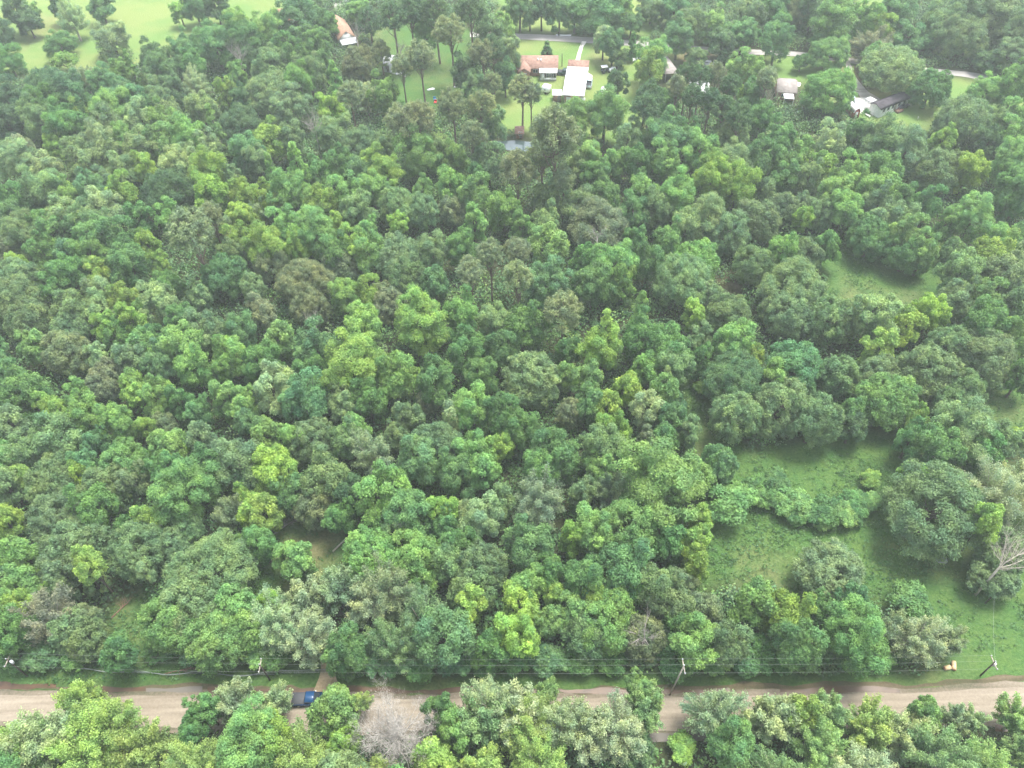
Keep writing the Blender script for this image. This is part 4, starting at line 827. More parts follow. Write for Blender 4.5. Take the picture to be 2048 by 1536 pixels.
def window(parent, x, z, w, h, y=0.0, nx=2, side=-1, fm=None):
    f = MB(); fm = fm or M_PAINTW; a = y + side * 0.05; b_ = y - side * 0.002; y0, y1 = min(a, b_), max(a, b_)
    f.box(x, x + w, y0, y1, z, z + .08); f.box(x, x + w, y0, y1, z + h - .08, z + h); f.box(x, x + .08, y0, y1, z + .08, z + h - .08); f.box(x + w - .08, x + w, y0, y1, z + .08, z + h - .08)
    for i in range(1, nx): f.box(x + w * i / nx - .03, x + w * i / nx + .03, y0, y1, z + .08, z + h - .08)
    wo = f.obj('window', fm, parent); c = y + side * 0.02
    MB().box(x + .08, x + w - .08, min(c, c + side * .01), max(c, c + side * .01), z + .08, z + h - .08).obj('pane', M_GLASS, wo); return wo

def door(parent, x, w=0.95, h=2.05, y=0.0, m=None, side=-1, z=0.1):
    d = MB().box(x, x + w, min(y, y + side * .05), max(y, y + side * .05), z, z + h).obj('door', m or M_DOORG, parent)
    MB().box(x + w - .16, x + w - .08, min(y + side * .05, y + side * .11), max(y + side * .05, y + side * .11), z + 1, z + 1.08).obj('handle', M_CHROME, d)

# brick ranch house with a white-roofed porch
Mh, L = frame_at((1034, 152), (1114, 152)); H1 = thing('ranch_house', 'brick ranch house with long brown shingle roof on the bright lawn', 'house', Mh)
D = 8.0; gable_walls(0, L, 0, D, 2.6, 4.4).obj('wall', M_BRICK, H1)
rf = gable_roof(0, L, 0, D, 2.6, 4.4).obj('roof', M_SHING, H1)
MB().box(L * .50, L * .54, 2.4, 3.0, 3.6, 4.3).obj('chimney', M_PAINTW, rf); MB().box(L * .58, L * .61, 2.2, 2.8, 3.6, 4.2).obj('roof_vent', M_PAINTW, rf)
wg = MB(); wl = L * .06; wr = L * .32; wm = (wl + wr) / 2   # front wing, ridge along y
wg.prism([(wl, 0), (wr, 0), (wr, 2.6), (wm, 3.7), (wl, 2.6)], -2.6, -0.004); wg.obj('wing_wall', M_BRICK, H1)
wv = []; t = .14
for y in (-3.0, 3.0): wv += [(wl - .35, y, 2.48), (wm, y, 3.78), (wr + .35, y, 2.48), (wr + .35, y, 2.48 + t), (wm, y, 3.78 + t), (wl - .35, y, 2.48 + t)]
MB().add(wv, [[0, 5, 4, 1], [1, 4, 3, 2], [6, 7, 10, 11], [7, 8, 9, 10]] + [[i, (i + 1) % 6, 6 + (i + 1) % 6, 6 + i] for i in range(6)]).obj('wing_roof', M_SHING, H1)
window(H1, wm - .8, 1.0, 1.6, 1.2, -2.6); window(H1, L * .40, 1.0, 1.5, 1.2)
px0, px1 = L * .58, L * .98
pr_ = MB(); pr_.box(px0 - .3, px1 + .3, -3.4, -0.36, 2.62, 2.74).obj('porch_roof', M_WMETAL, H1)
pw = MB(); pw.box(px0, px1, -3.0, -2.9, 0, 0.9).box(px1 - .1, px1, -2.9, -.004, 0, 2.6).box(px0, px0 + .1, -2.9, -.004, 0, 2.6)
for k in range(6): xx = px0 + (px1 - px0 - .12) * k / 5; pw.box(xx, xx + .12, -3.0, -2.9, .9, 2.6)
pw.obj('porch_wall', M_SIDING, H1); window(H1, px0 + 1.9, 1.0, 2.3, 1.3, -3.0, 4); door(H1, px0 + .4, y=-3.0, m=M_PAINTW)

# workshop: brown shingle part behind, long white metal roof in front
Mh, L = frame_at((1126, 208), (1166, 210)); W1 = thing('workshop', 'long workshop under a big white metal roof with a brown shingled end', 'workshop', Mh)
def depth_to(M, px, py): q = M.inverted() @ gp(px, py); return q.y
D = 15.5
w = MB().box(.3, L - .3, .3, D, 0, 2.9); w.obj('wall', M_BRICK, W1)
mrf = MB().add([(-.3, -.4, 2.95), (L + .3, -.4, 2.95), (L + .3, D, 3.7), (-.3, D, 3.7), (-.3, -.4, 3.07), (L + .3, -.4, 3.07), (L + .3, D, 3.82), (-.3, D, 3.82)], [[3, 2, 1, 0], [4, 5, 6, 7], [0, 1, 5, 4], [1, 2, 6, 5], [2, 3, 7, 6], [3, 0, 4, 7]])
for k in range(14): sx = -.2 + (L + .4) * k / 13.0; mrf.prism([(0, 0), (.06, 0), (.06, .07), (0, .07)], 0, 1, 0, Matrix(((1, 0, 0, sx), (0, D + .4, 0, -.4), (0, .75, 1, 3.075), (0, 0, 0, 1))))
mrf.obj('metal_roof', M_WMETAL, W1)
w = MB().box(.1, L - .1, D + .004, D + 6, 0, 2.8); w.obj('garage_wall', M_BRICK, W1)
g = gable_roof(.1, L - .1, D + .4, D + 6, 2.8, 4.3, over=.35).obj('shingle_roof', M_SHING, W1)
for k in range(3): MB().box(.9 + k * 2.1, 2.3 + k * 2.1, .24, .296, .05, 2.2).obj('door', M_PAINTW, W1)
for k in range(3): window(W1, .9 + k * 2.0, 1.0, 1.1, .9, .3) if False else None

# little brick shed with a white flat roof
Mh, L = frame_at((1106, 204), (1122, 204)); S1 = thing('garden_shed', 'little brick shed with a flat white roof beside the workshop', 'shed', Mh)
MB().box(0, L, 0, 2.8, 0, 2.2).obj('wall', M_BRICK, S1); MB().box(-.25, L + .25, -.3, 3.1, 2.21, 2.35, bev=.03).obj('roof', M_WMETAL, S1); door(S1, L * .55, .8, 1.9)

# white trailer on the lawn
def trailer(A, B, width, h, label, name='box_trailer', body=None):
    M_, L = frame_at(A, B); t = thing(name, label, 'trailer', M_)
    MB().box(0, L, 0, width, .55, h, bev=.12).obj('body', body or M_WCAR, t); MB().box(-.9, -.002, width / 2 - .06, width / 2 + .06, .5, .6).obj('hitch', M_GMETAL, t)
    for y in (-.02, width - .18):
        q = MB(); q.tube([(L * .55, y - .02, .34), (L * .55, y + .2, .34)], .33, 14); q.obj('wheel', M_RUBBER, t)
    window(t, L * .3, h * .5, .7, .45, 0.0, 1); return t
trailer((1083, 187), (1097, 190), 2.2, 2.3, 'white box trailer on the lawn below the brick ranch house')
trailer((1016, 152), (1030, 148), 2.4, 2.4, 'black trailer parked by the left end of the brick ranch house', 'cargo_trailer', M_BLACKP)

def vehicle(kind, px, py, yaw, paint, label, cat, ln=5.3, wd=1.85, extra=None, name=None, group=None):
    """cars and pickups built from side profiles; nose towards +x"""
    P = gp(px, py); t = thing(name or kind, label, cat, Matrix.Translation(P) @ Matrix.Rotation(yaw, 4, 'Z'), group); a, b = -ln / 2, ln / 2; h = wd / 2
    lo = [(a, .45), (a + .1, .38), (b - .1, .38), (b, .5), (b, .85), (b - .12, 1.0), (b - 1.45, 1.1)]
    if kind == 'pickup_truck':
        cab0, cab1 = a + 2.0, b - 1.15
        body = MB().prism(lo + [(cab1 - .1, 1.12), (cab0, 1.12), (a, 1.12)], -h, h); hh = 1.78
        cabp = [(cab0 + .02, 1.122), (cab1 - .05, 1.122), (cab1 - .75, hh - .04), (cab1 - .9, hh), (cab0 + .2, hh), (cab0 + .08, hh - .08)]
    else:
        body = MB().prism(lo + [(b - 1.3, 1.02), (a + .8, 1.02), (a + .05, .98)], -h, h); hh = 1.45; cab0, cab1 = a + .35, b - 1.1
        cabp = [(cab0 + .1, 1.022), (cab1, 1.022), (cab1 - .75, hh - .03), (cab1 - 1.0, hh), (cab0 + .9, hh), (cab0 + .6, hh - .06)]
    bo = body.obj('body', paint, t); c = MB().prism(cabp, -h + .12, h - .12).obj('cab', paint, t)
    for k in (0, 1):   # side glass
        y0 = -h + .105 if k == 0 else h - .115; g = MB(); n = len(cabp); cx = sum(q[0] for q in cabp) / n; cz = sum(q[1] for q in cabp) / n
        g.prism([(cx + (q[0] - cx) * .84, cz + (q[1] - cz) * .72) for q in cabp], y0, y0 + .01).obj('window', M_GLASS, c)
    x0, z0 = cabp[1]; x1, z1 = cabp[2]; hw = h - .2
    MB().add([(x0 + .02, -hw, z0 + .03), (x0 + .02, hw, z0 + .03), (x1 + .03, hw - .06, z1 - .02), (x1 + .03, -hw + .06, z1 - .02)], [[0, 1, 2, 3]]).obj('windscreen', M_GLASS, c)
    x0, z0 = cabp[0]; x1, z1 = cabp[5]
    MB().add([(x0 - .03, -hw, z0 + .06), (x0 - .03, hw, z0 + .06), (x1 - .03, hw - .06, z1 - .02), (x1 - .03, -hw + .06, z1 - .02)], [[3, 2, 1, 0]]).obj('rear_window', M_GLASS, c)
    for wx in (a + .95, b - .9):
        for s in (-1, 1):
            y0 = s * (h - .2); y1 = s * (h + .015); w_ = MB().tube([(wx, y0, .37), (wx, y1, .37)], .37, 18).obj('wheel', M_RUBBER, t)
            MB().tube([(wx, y1, .37), (wx, y1 + s * .012, .37)], .2, 12).obj('rim', M_CHROME, w_)
    for s in (-1, 1):
        MB().box(a - .02, a + .004, s * (h - .14) - .09, s * (h - .14) + .09, .72, 1.0).obj('tail_light', M_LAMP, t)
        MB().box(b - .03, b + .015, s * (h - .28) - .16, s * (h - .28) + .16, .66, .82).obj('headlight', M_PAINTW, t)
        MB().box(cab1 - .75, cab1 - .6, s * (h + .1) - .09, s * (h + .1) + .09, 1.1, 1.3).obj('mirror', paint if s < 0 else M_PAINTW, t)
    MB().box(a - .12, a - .022, -h + .08, h - .08, .42, .6, bev=.02).obj('bumper', M_CHROME, t)
    if extra == 'cover': MB().box(a + .06, cab0 - .03, -h + .05, h - .05, 1.122, 1.18, bev=.02).obj('bed_cover', M_VINYL, t)
    elif kind == 'pickup_truck': MB().box(a + .08, cab0 - .05, -h + .12, h - .12, 1.122, 1.135).obj('bed_floor', M_VINYL, t)
    return t
vehicle('pickup_truck', 622, 1402, 0.0, M_BLUE, 'blue pickup with a black bed cover parked on the gravel road', 'pickup truck', extra='cover')
vehicle('pickup_truck', 1129, 149, math.radians(-12), M_DGREEN, 'dark green pickup parked at the right end of the brick ranch house', 'pickup truck')
vehicle('pickup_truck', 1178, 170, math.radians(82), M_LBLUE, 'pale blue pickup parked right of the brown shingled workshop end', 'pickup truck')
vehicle('parked_car', 1418, 131, math.radians(-8), M_WCAR, 'white car parked under the trees near the far road', 'car', 4.6)
vehicle('parked_car', 1802, 216, math.radians(28), M_BLACKP, 'black car parked against the front right of the mobile home', 'car', 4.2)
vehicle('pickup_truck', 1701, 205, math.radians(75), M_LBLUE, 'pale teal pickup parked behind the red barn shed', 'pickup truck', 4.8)

# garden tractor with cart, propane tank, tarps, yard chairs
def tractor(px, py, yaw, label):
    t = thing('garden_tractor', label, 'tractor', Matrix.Translation(gp(px, py)) @ Matrix.Rotation(yaw, 4, 'Z'))
    MB().box(.2, 1.5, -.4, .4, .5, 1.15, bev=.08).obj('bonnet', M_BLACKP, t); MB().box(-1.1, .2, -.6, .6, .45, .75, bev=.05).obj('deck', M_DGREEN, t)
    MB().box(-.8, -.3, -.3, .3, .76, 1.2, bev=.08).obj('seat', M_VINYL, t); MB().box(-1.3, .7, -.8, .8, 2.0, 2.1, bev=.03).obj('canopy', M_WCAR, t)
    for s in (-1, 1):
        MB().tube([(-.9, s * .6, .7), (-.9, s * .7, 2.0)], .04, 6).obj('post', M_GMETAL, t); MB().tube([(-.7, s * .5, .5), (-.7, s * .85, .5)], .5, 16).obj('rear_wheel', M_RUBBER, t)
        MB().tube([(1.2, s * .4, .3), (1.2, s * .62, .3)], .3, 14).obj('front_wheel', M_RUBBER, t)
tractor(1210, 145, math.radians(10), 'small tractor with a white canopy near the dirt patch on the lawn')
def tank(px, py, yaw, label, r=.55, ln=2.6):
    t = thing('propane_tank', label, 'tank', Matrix.Translation(gp(px, py)) @ Matrix.Rotation(yaw, 4, 'Z')); a = ln / 2
    MB().tube([(-a, 0, r + .2), (-a + .1, 0, r + .2), (-a + .35, 0, r + .2), (a - .35, 0, r + .2), (a - .1, 0, r + .2), (a, 0, r + .2)], [r * .35, r * .75, r, r, r * .75, r * .35], 18).obj('vessel', M_WCAR, t, True)
    MB().tube([(0, 0, 2 * r + .19), (0, 0, 2 * r + .42)], .16, 10).obj('valve_cover', M_WCAR, t)
    for s in (-.7, .7): MB().box(s - .1, s + .1, -.3, .3, 0, .24).obj('foot', M_GMETAL, t)
tank(1224, 143, math.radians(30), 'white tank on the lawn right of the small tractor')
tank(1205, 188, math.radians(75), 'white tank on the lawn below the dirt patch, right of the workshop', .75, 3.6)
def tarp(px, py, w, d, label, m=M_WMETAL, seed=1):
    rng = random.Random(seed); n = 9; P = gp(px, py); vs = []; fs = []
    for j in range(n):
        for i in range(n):
            u, v = i / (n - 1) - .5, j / (n - 1) - .5; e = 1 - max(abs(u), abs(v)) * 2
            vs.append((u * w * (1 + .15 * math.sin(7 * v + seed)), v * d * (1 + .15 * math.sin(6 * u)), .09 + .45 * max(0, e) ** .6 * rng.uniform(.4, 1)))
    for j in range(n - 1):
        for i in range(n - 1): a = j * n + i; fs.append([a, a + 1, a + n + 1, a + n])
    k = len(vs); vs += [(x, y, z - .06) for x, y, z in vs]; fs += [[a + k for a in f[::-1]] for f in fs]
    ring = [i for i in range(n)] + [j * n + n - 1 for j in range(1, n)] + [(n - 1) * n + i for i in range(n - 2, -1, -1)] + [j * n for j in range(n - 2, 0, -1)]
    for a, b in zip(ring, ring[1:] + ring[:1]): fs.append([b, a, a + k, b + k])
    o = MB().add(vs, fs).obj('tarp', m); o.location = P; o.rotation_euler.z = rng.uniform(0, 3); return tag(o, label, 'tarp')
tarp(1272, 118, 2.3, 3.2, 'crumpled white tarp on the grass below the far road', seed=3)
tarp(800, 148, 4.5, 1.6, 'long white tarp lying in the littered yard', seed=5)
tarp(862, 179, 2.2, 1.0, 'small white tarp in the littered yard right of the long-stemmed pine', seed=7)
tarp(912, 174, 1.2, .9, 'tiny white tarp in the shade at the right of the littered yard', seed=9)
tarp(965, 249, 1.6, 1.0, 'white tarp between trees just above the left end of the pond', seed=11)
def chair(px, py, m, label, yaw=0.0):
    t = thing('lawn_chair', label, 'chair', Matrix.Translation(gp(px, py)) @ Matrix.Rotation(yaw, 4, 'Z'))
    MB().box(-.4, .4, -.4, .4, .42, .5, bev=.02).obj('seat', m, t); MB().box(-.4, .4, .36, .44, .5, 1.1, bev=.02).obj('backrest', m, t)
    for x in (-.36, .36):
        for y in (-.36, .36): MB().box(x - .03, x + .03, y - .03, y + .03, 0, .42).obj('leg', m, t)
chair(870, 201, M_TEAL, 'blue lawn chair standing behind the red one in the yard', .3); chair(871, 207, M_RED, 'red lawn chair standing in front of the blue one in the yard', -.2)
chair(823, 124, M_TEAL, 'blue lawn chair standing between pines above the littered yard', 1.2)

# further houses
def house(A, B, D, he, zr, wallm, roofm, label, name='house', porch=None, nwin=2, cat='house'):
    M_, L = frame_at(A, B); t = thing(name, label, cat, M_)
    gable_walls(0, L, 0, D, he, zr).obj('wall', wallm, t); gable_roof(0, L, 0, D, he, zr).obj('roof', roofm, t)
    for k in range(nwin): window(t, L * (k + .6) / (nwin + .7), 1.0, 1.1, 1.1)
    door(t, L * .46)
    if porch:
        a, b, dp = porch; MB().box(a * L, b * L, -dp, -.36, 2.3, 2.4).obj('porch_roof', M_WMETAL, t)
        for x in (a * L + .1, b * L - .2): MB().box(x, x + .12, -dp + .1, -dp + .22, 0, 2.298).obj('porch_post', M_PAINTW, t)
    return t
def gable_front(A, B, D, he, zr, wallm, roofm, label, porch=True):
    """house whose gable end faces the viewer"""
    M_, L = frame_at(A, B); t = thing('house', label, 'house', M_); xm = L / 2
    MB().prism([(0, 0), (L, 0), (L, he), (xm, zr - .02), (0, he)], 0, D).obj('wall', wallm, t)
    s = (zr - he) / xm; z0 = he - .4 * s; vs = []
    for y in (-.4, D + .4): vs += [(-.4, y, z0), (xm, y, zr), (L + .4, y, z0), (L + .4, y, z0 + .16), (xm, y, zr + .18), (-.4, y, z0 + .16)]
    MB().add(vs, [[0, 5, 4, 1], [1, 4, 3, 2], [6, 7, 10, 11], [7, 8, 9, 10]] + [[i, (i + 1) % 6, 6 + (i + 1) % 6, 6 + i] for i in range(6)]).obj('roof', roofm, t)
    MB().add([(0.1, -3.6, 2.1), (L + .3, -3.6, 2.1), (L + .3, -.42, 2.6), (.1, -.42, 2.6), (0.1, -3.6, 2.22), (L + .3, -3.6, 2.22), (L + .3, -.42, 2.72), (.1, -.42, 2.72)], [[3, 2, 1, 0], [4, 5, 6, 7], [0, 1, 5, 4], [1, 2, 6, 5], [2, 3, 7, 6], [3, 0, 4, 7]]).obj('porch_roof', M_WMETAL, t)
    for x in (.2, L): MB().box(x, x + .12, -3.5, -3.38, 0, 2.098).obj('porch_post', M_PAINTW, t)
    window(t, L * .2, 1, 1.1, 1.1); window(t, L * .62, 1, 1.1, 1.1); return t
gable_front((681, 95), (711, 89), 13.0, 2.8, 4.9, M_SIDING, M_TERRA, 'house with terracotta gable roof and white lean-to among the trees')
house((562, 58), (588, 56), 9.0, 2.8, 4.8, M_SIDING, M_TERRA, 'pinkish roofed house half hidden behind trees at the yellow meadow edge', nwin=2)
house((1552, 200), (1588, 202), 8.0, 2.6, 4.0, M_BRICK, M_GSHING, 'brick house with grey shingle roof at the end of a white driveway', porch=(.3, .86, 3.4))
house((1378, 204), (1412, 206), 7.5, 2.6, 3.9, M_SIDING, M_WMETAL, 'white roofed house almost hidden behind the dark pines', nwin=2)
Mh, L = frame_at((1330, 166), (1354, 163)); S2 = thing('carport', 'open carport with a flat grey metal roof left of the dark pines', 'carport', Mh)
MB().box(-.3, L + .3, 0, 11, 2.7, 2.82).obj('roof', M_GSHING, S2)
for x in (0, L - .15):
    for y in (.2, 5.4, 10.6): MB().box(x, x + .15, y, y + .15, 0, 2.698).obj('post', M_GMETAL, S2)
Mh, L = frame_at((770, 140), (784, 146)); house((766, 143), (783, 145), 6.0, 2.4, 3.1, M_SIDING, M_WMETAL, 'small white building half hidden behind pines above the littered yard', 'outbuilding', nwin=1, cat='outbuilding')
house((1032, 277), (1046, 277), 3.4, 1.7, 2.4, M_BRICK, M_SHING, 'brown roofed pond shed behind the tall pine by the pond', 'pond_shed', nwin=1, cat='shed')

# mobile home
Mh, L = frame_at((1756, 236), (1813, 213)); MH = thing('mobile_home', 'white sided mobile home with a dark rounded roof on the yellow lawn', 'mobile home', Mh)
D = 3.8; hw = 2.6; gable_walls(0, L, 0, D, hw, 3.45).obj('wall', M_SIDING, MH)
prof = [(-.25, hw - .05), (.5, hw + .45), (D / 2, 3.55), (D - .5, hw + .45), (D + .25, hw - .05), (D - .45, hw + .32), (D / 2, 3.42), (.45, hw + .32)]
vs = [(x, y, z) for x in (-.25, L + .25) for y, z in prof]; n = 8
MB().add(vs, [[i, (i + 1) % n, n + (i + 1) % n, n + i] for i in range(n)] + [[0, 1, 7], [1, 2, 6, 7], [2, 3, 5, 6], [3, 4, 5], [n, n + 7, n + 1], [n + 1, n + 7, n + 6, n + 2], [n + 2, n + 6, n + 5, n + 3], [n + 3, n + 5, n + 4]]).obj('roof', M_DSHING, MH)
for k, x in enumerate((.09, .24, .4, .62, .8)): window(MH, L * x, 1.3, 1.0, 1.1, 0.0, 1, fm=M_GMETAL)
door(MH, L * .5, z=.6); MB().box(.9, L * .26, D + .4, D + 2.8, 2.6, 2.7).obj('porch_roof', M_WMETAL, MH)
for x in (1.0, L * .24): MB().box(x, x + .1, D + 2.6, D + 2.7, 0, 2.598).obj('porch_post', M_PAINTW, MH)
MB().box(L * .55, L * .75, -1.4, -.004, 0, .6).obj('steps', M_BROWNW, MH)

# red barn shed with a white gambrel roof
Mh, L = frame_at((1704, 237), (1717, 235)); RB = thing('barn_shed', 'red barn shed with a white gambrel roof beside the dirt yard', 'shed', Mh)
D = 5.6; g5 = [(0, 0), (L, 0), (L, 1.9), (L - .45, 2.6), (L / 2, 3.0), (.45, 2.6), (0, 1.9)]
MB().prism(g5, 0, D).obj('wall', M_REDB, RB)
gr = [(-.2, 1.8), (.36, 2.7), (L / 2, 3.12), (L - .36, 2.7), (L + .2, 1.8), (L + .1, 1.8), (L - .44, 2.62), (L / 2, 3.02), (.44, 2.62), (-.1, 1.8)]
vs = [(x, y, z) for y in (-.2, D + .2) for x, z in gr]; n = 10
MB().add(vs, [[i, (i + 1) % n, n + (i + 1) % n, n + i] for i in range(n)] + [[k, k + 1, 8 - k, 9 - k] for k in range(4)] + [[n + k, n + 9 - k, n + 8 - k, n + k + 1] for k in range(4)]).obj('roof', M_WMETAL, RB)
MB().box(L * .3, L * .7, -.05, -.004, .05, 1.9).obj('door', M_PAINTW, RB)

# yard bench, posts
Mh, L = frame_at((1728, 230), (1738, 236)); b_ = thing('garden_bench', 'low white bench on the grass between red barn shed and mobile home', 'bench', Mh)
MB().box(0, L, 0, .5, .42, .5, bev=.02).obj('seat', M_PAINTW, b_); [MB().box(x, x + .1, .05, .45, 0, .418).obj('leg', M_PAINTW, b_) for x in (.1, L - .2)]
o = MB().tube([(0, 0, 0), (0, 0, 1.6)], .08, 8).tube([(0, 0, 1.6), (0, 0, 1.72)], [.11, .05], 8, 0).obj('marker_post', M_PAINTW); o.location = gp(1224, 313); tag(o, 'white post standing on the bare reddish bank below the pines', 'post')
o = MB().tube([(0, 0, 0), (0, 0, 1.1)], .07, 8).tube([(0, 0, 1.1), (0, 0, 1.2)], [.1, .05], 8, 0).obj('marker_post', M_PAINTW); o.location = gp(1834, 241); tag(o, 'short white post on the yellow grass below the mobile home', 'post')

# power poles and their lines
def pole(base, topxy, label, arm=True, m=M_POLE, kit=True, name='power_pole'):
    B = gp(*base); h = 9.0; lo, hi = 2, 16
    for _ in range(30):
        h = (lo + hi) / 2; y = proj(np.array([B.x, B.y, h]))[1]
        if y > topxy[1]: lo = h
        else: hi = h
    T = unproj(topxy[0], topxy[1], h); off = Vector((T[0] - B.x, 0, 0)) * 0.6
    t = thing(name, label, 'pole', Matrix.Translation(B))
    MB().tube([(0, 0, -.2), (off.x * .5, 0, h * .5), (off.x, 0, h)], [.14, .12, .09], 10).obj('shaft', m, t, True)
    if arm:
        MB().box(off.x - .06, off.x + .06, -1.1, 1.1, h - .5, h - .38).obj('crossarm', M_GPOLE, t)
        for y in (-1.0, 0.0, 1.0):
            z = h - .38 if y else h
            MB().tube([(off.x, y, z), (off.x, y, z + .14), (off.x, y, z + .22)], [.06, .09, .04], 8).obj('insulator', M_INSUL, t)
    if kit:
        MB().tube([(off.x + .32, 0, h - 1.5), (off.x + .32, 0, h - .75)], .22, 12).obj('transformer', M_INSUL, t)
    return B + Vector((off.x, 0, h))
TA = pole((55, 1352), (12, 1318), 'dark power pole leaning at the left edge with a grey transformer')
TB = pole((540, 1360), (518, 1329), 'dark power pole on the verge left of the chain-link gate', kit=False)
TC = pole((1340, 1389), (1374, 1331), 'pale weathered power pole by the ditch, right of the middle', m=M_GPOLE, kit=False)
TD = pole((1961, 1351), (1990, 1323), 'dark power pole with grey transformer beside the cut logs')
TE = pole((1970, 1207), (1990, 1188), 'short dark pole with a lamp in the field under the dead-topped oak', arm=False, kit=False, name='yard_pole')
q = thing('yard_lamp', 'small white yard lamp bracketed to the short field pole', 'lamp', Matrix.Translation(TE + Vector((0.1, 0, -.25))))
MB().tube([(0, 0, 0), (.8, 0, .25)], .035, 6).obj('bracket', M_INSUL, q); MB().tube([(.8, 0, .25), (.85, 0, .05)], [.1, .26], 10).obj('head', M_PAINTW, q)
TF = pole((1124, 133), (1124, 107), 'thin dark pole on the lawn right of the brick ranch house', arm=False, kit=False)
TG = pole((1866, 145), (1870, 130), 'thin dark pole at the near edge of the far road', arm=False, kit=False)
pole((1104, 62), (1105, 38), 'thin dark pole in the brush behind the far road', arm=False, kit=False)
pole((1558, 102), (1560, 80), 'thin dark pole beside the ivy-clad roadside tree', arm=False, kit=False)
def wire(pts, label, sag=.35, r=.007):
    P = []
    for a, b in zip(pts, pts[1:]):
        for i in range(12): u = i / 12; p = a.lerp(b, u); p.z -= 4 * sag * u * (1 - u); P.append(p)
    P.append(pts[-1]); tag(MB().tube(P, r, 4).obj('power_line', M_WIRE), label, 'power line', 'wires strung along the gravel road')
west = TA + Vector((-30, .5, 0))
for y, z, nm in ((1.0, -.16, 'farthest of the three wires strung above the verge of the gravel road'), (0, .2, 'middle one of the three wires strung above the verge'), (-1.0, -.16, 'nearest of the three wires strung above the verge of the gravel road')):
    v = Vector((0, y, z)); wire([west + v, TA + v, TB + v, TC + v, TD + v], nm, .4)
wire([TD + Vector((0, .1, .1)), TE], 'single wire running from the road pole up to the field lamp pole', .5, .011)

# chain-link fence with its gate, the rest sagging away to the left
def fence(px, label, name, h=1.25, slump=0.0, cat='fence'):
    P = [gp(*p) for p in px]; t = thing(name, label, cat, Matrix.Translation(P[0])); P = [p - P[0] for p in P]; rail = MB(); mesh = MB(); rng = random.Random(len(px))
    D_ = [0.0]
    for a, b in zip(P, P[1:]): D_.append(D_[-1] + (b - a).length)
    def at(s):
        for i in range(len(P) - 1):
            if s <= D_[i + 1] or i == len(P) - 2: return P[i].lerp(P[i + 1], (s - D_[i]) / max(1e-6, D_[i + 1] - D_[i]))
    hh = lambda s: h * (1 - slump * (0.5 + 0.5 * math.sin(s * .55 + 1)))
    lean = lambda s: Vector((0, -slump * .9 * math.sin(s * .31) ** 2, 0)); n = int(D_[-1] / 3.0) + 1
    for i in range(n + 1):
        s = D_[-1] * i / n; p = at(s); e = p + lean(s) + Vector((0, 0, hh(s) + .06)); MB().tube([tuple(p), tuple(e)], .035, 6).obj('post', M_GALV, t)
    N = int(D_[-1] / .6); pts = [tuple(at(D_[-1] * i / N) + lean(D_[-1] * i / N) + Vector((0, 0, hh(D_[-1] * i / N)))) for i in range(N + 1)]
    rail.tube(pts, .028, 5).obj('rail', M_GALV, t); st = .16; k = int(D_[-1] / st)
    for i in range(k):     # woven wire diamonds
        s = i * st
        for d in (-1, 1):
            s2 = min(max(s + d * h, 0), D_[-1]); a, b = at(s), at(s2); mesh.tube([tuple(a + Vector((0, 0, .03))), tuple(b + lean(s2) + Vector((0, 0, hh(s2) * abs(s2 - s) / h)))], .008, 3, 0, False)
    mesh.obj('wire_mesh', M_GALV, t)
fence([(560, 1347), (600, 1347), (640, 1345), (676, 1345)], 'galvanised chain-link gate closing the chip track beside the gravel road', 'chain_link_gate', cat='gate')
fence([(165, 1338), (240, 1345), (330, 1348), (395, 1347), (470, 1350), (556, 1350)], 'slumped chain-link fence running left from the gate through the weeds', 'chain_link_fence', slump=.55)

# culvert, logs, crate, brush
t = thing('culvert', 'black culvert pipe end in the ditch beside the chip track', 'pipe', Matrix.Translation(gp(672, 1379)))
n = 16; vs = []; 
for x in (-.4, .9):
    for r in (.28, .34):
        for k in range(n): a = 2 * math.pi * k / n; vs.append((x, r * math.cos(a), .2 + r * math.sin(a)))
fs = []
for k in range(n): k2 = (k + 1) % n; fs += [[k, k2, 2 * n + k2, 2 * n + k], [n + k, 3 * n + k, 3 * n + k2, n + k2], [k, n + k, n + k2, k2], [2 * n + k, 2 * n + k2, 3 * n + k2, 3 * n + k]]
MB().add(vs, fs).obj('pipe', M_RUBBER, t)
def log(px, py, yaw, ln, r, label):
    t = thing('cut_log', label, 'log', Matrix.Translation(gp(px, py)) @ Matrix.Rotation(yaw, 4, 'Z'), 'cut logs on the grass')
    MB().tube([(-ln / 2, 0, r), (0, 0, r * 1.02), (ln / 2, 0, r)], r, 18).obj('trunk_section', M_TAN, t, False)
    for s in (-1, 1): MB().tube([(s * ln / 2, 0, r), (s * (ln / 2 + .015), 0, r)], r * .96, 18).obj('cut_face', M_CUT, t)
log(1893, 1337, math.radians(12), .95, .33, 'shorter tan log, left of the longer one on the grass'); log(1906, 1333, math.radians(70), 1.3, .33, 'longer tan log lying right of the shorter one on the grass')
t = thing('metal_crate', 'grey metal crate on the grass below the giant field oak', 'crate', Matrix.Translation(gp(1880, 1123)) @ Matrix.Rotation(-.12, 4, 'Z'))
MB().box(-.85, .85, -.4, .4, .12, .62, bev=.03).obj('box', M_GMETAL, t); MB().box(-.9, .9, -.45, .45, .625, .70, bev=.02).obj('lid', M_GALV, t); [MB().box(x, x + .1, -.3, .3, 0, .118).obj('runner', M_GMETAL, t) for x in (-.7, .6)]

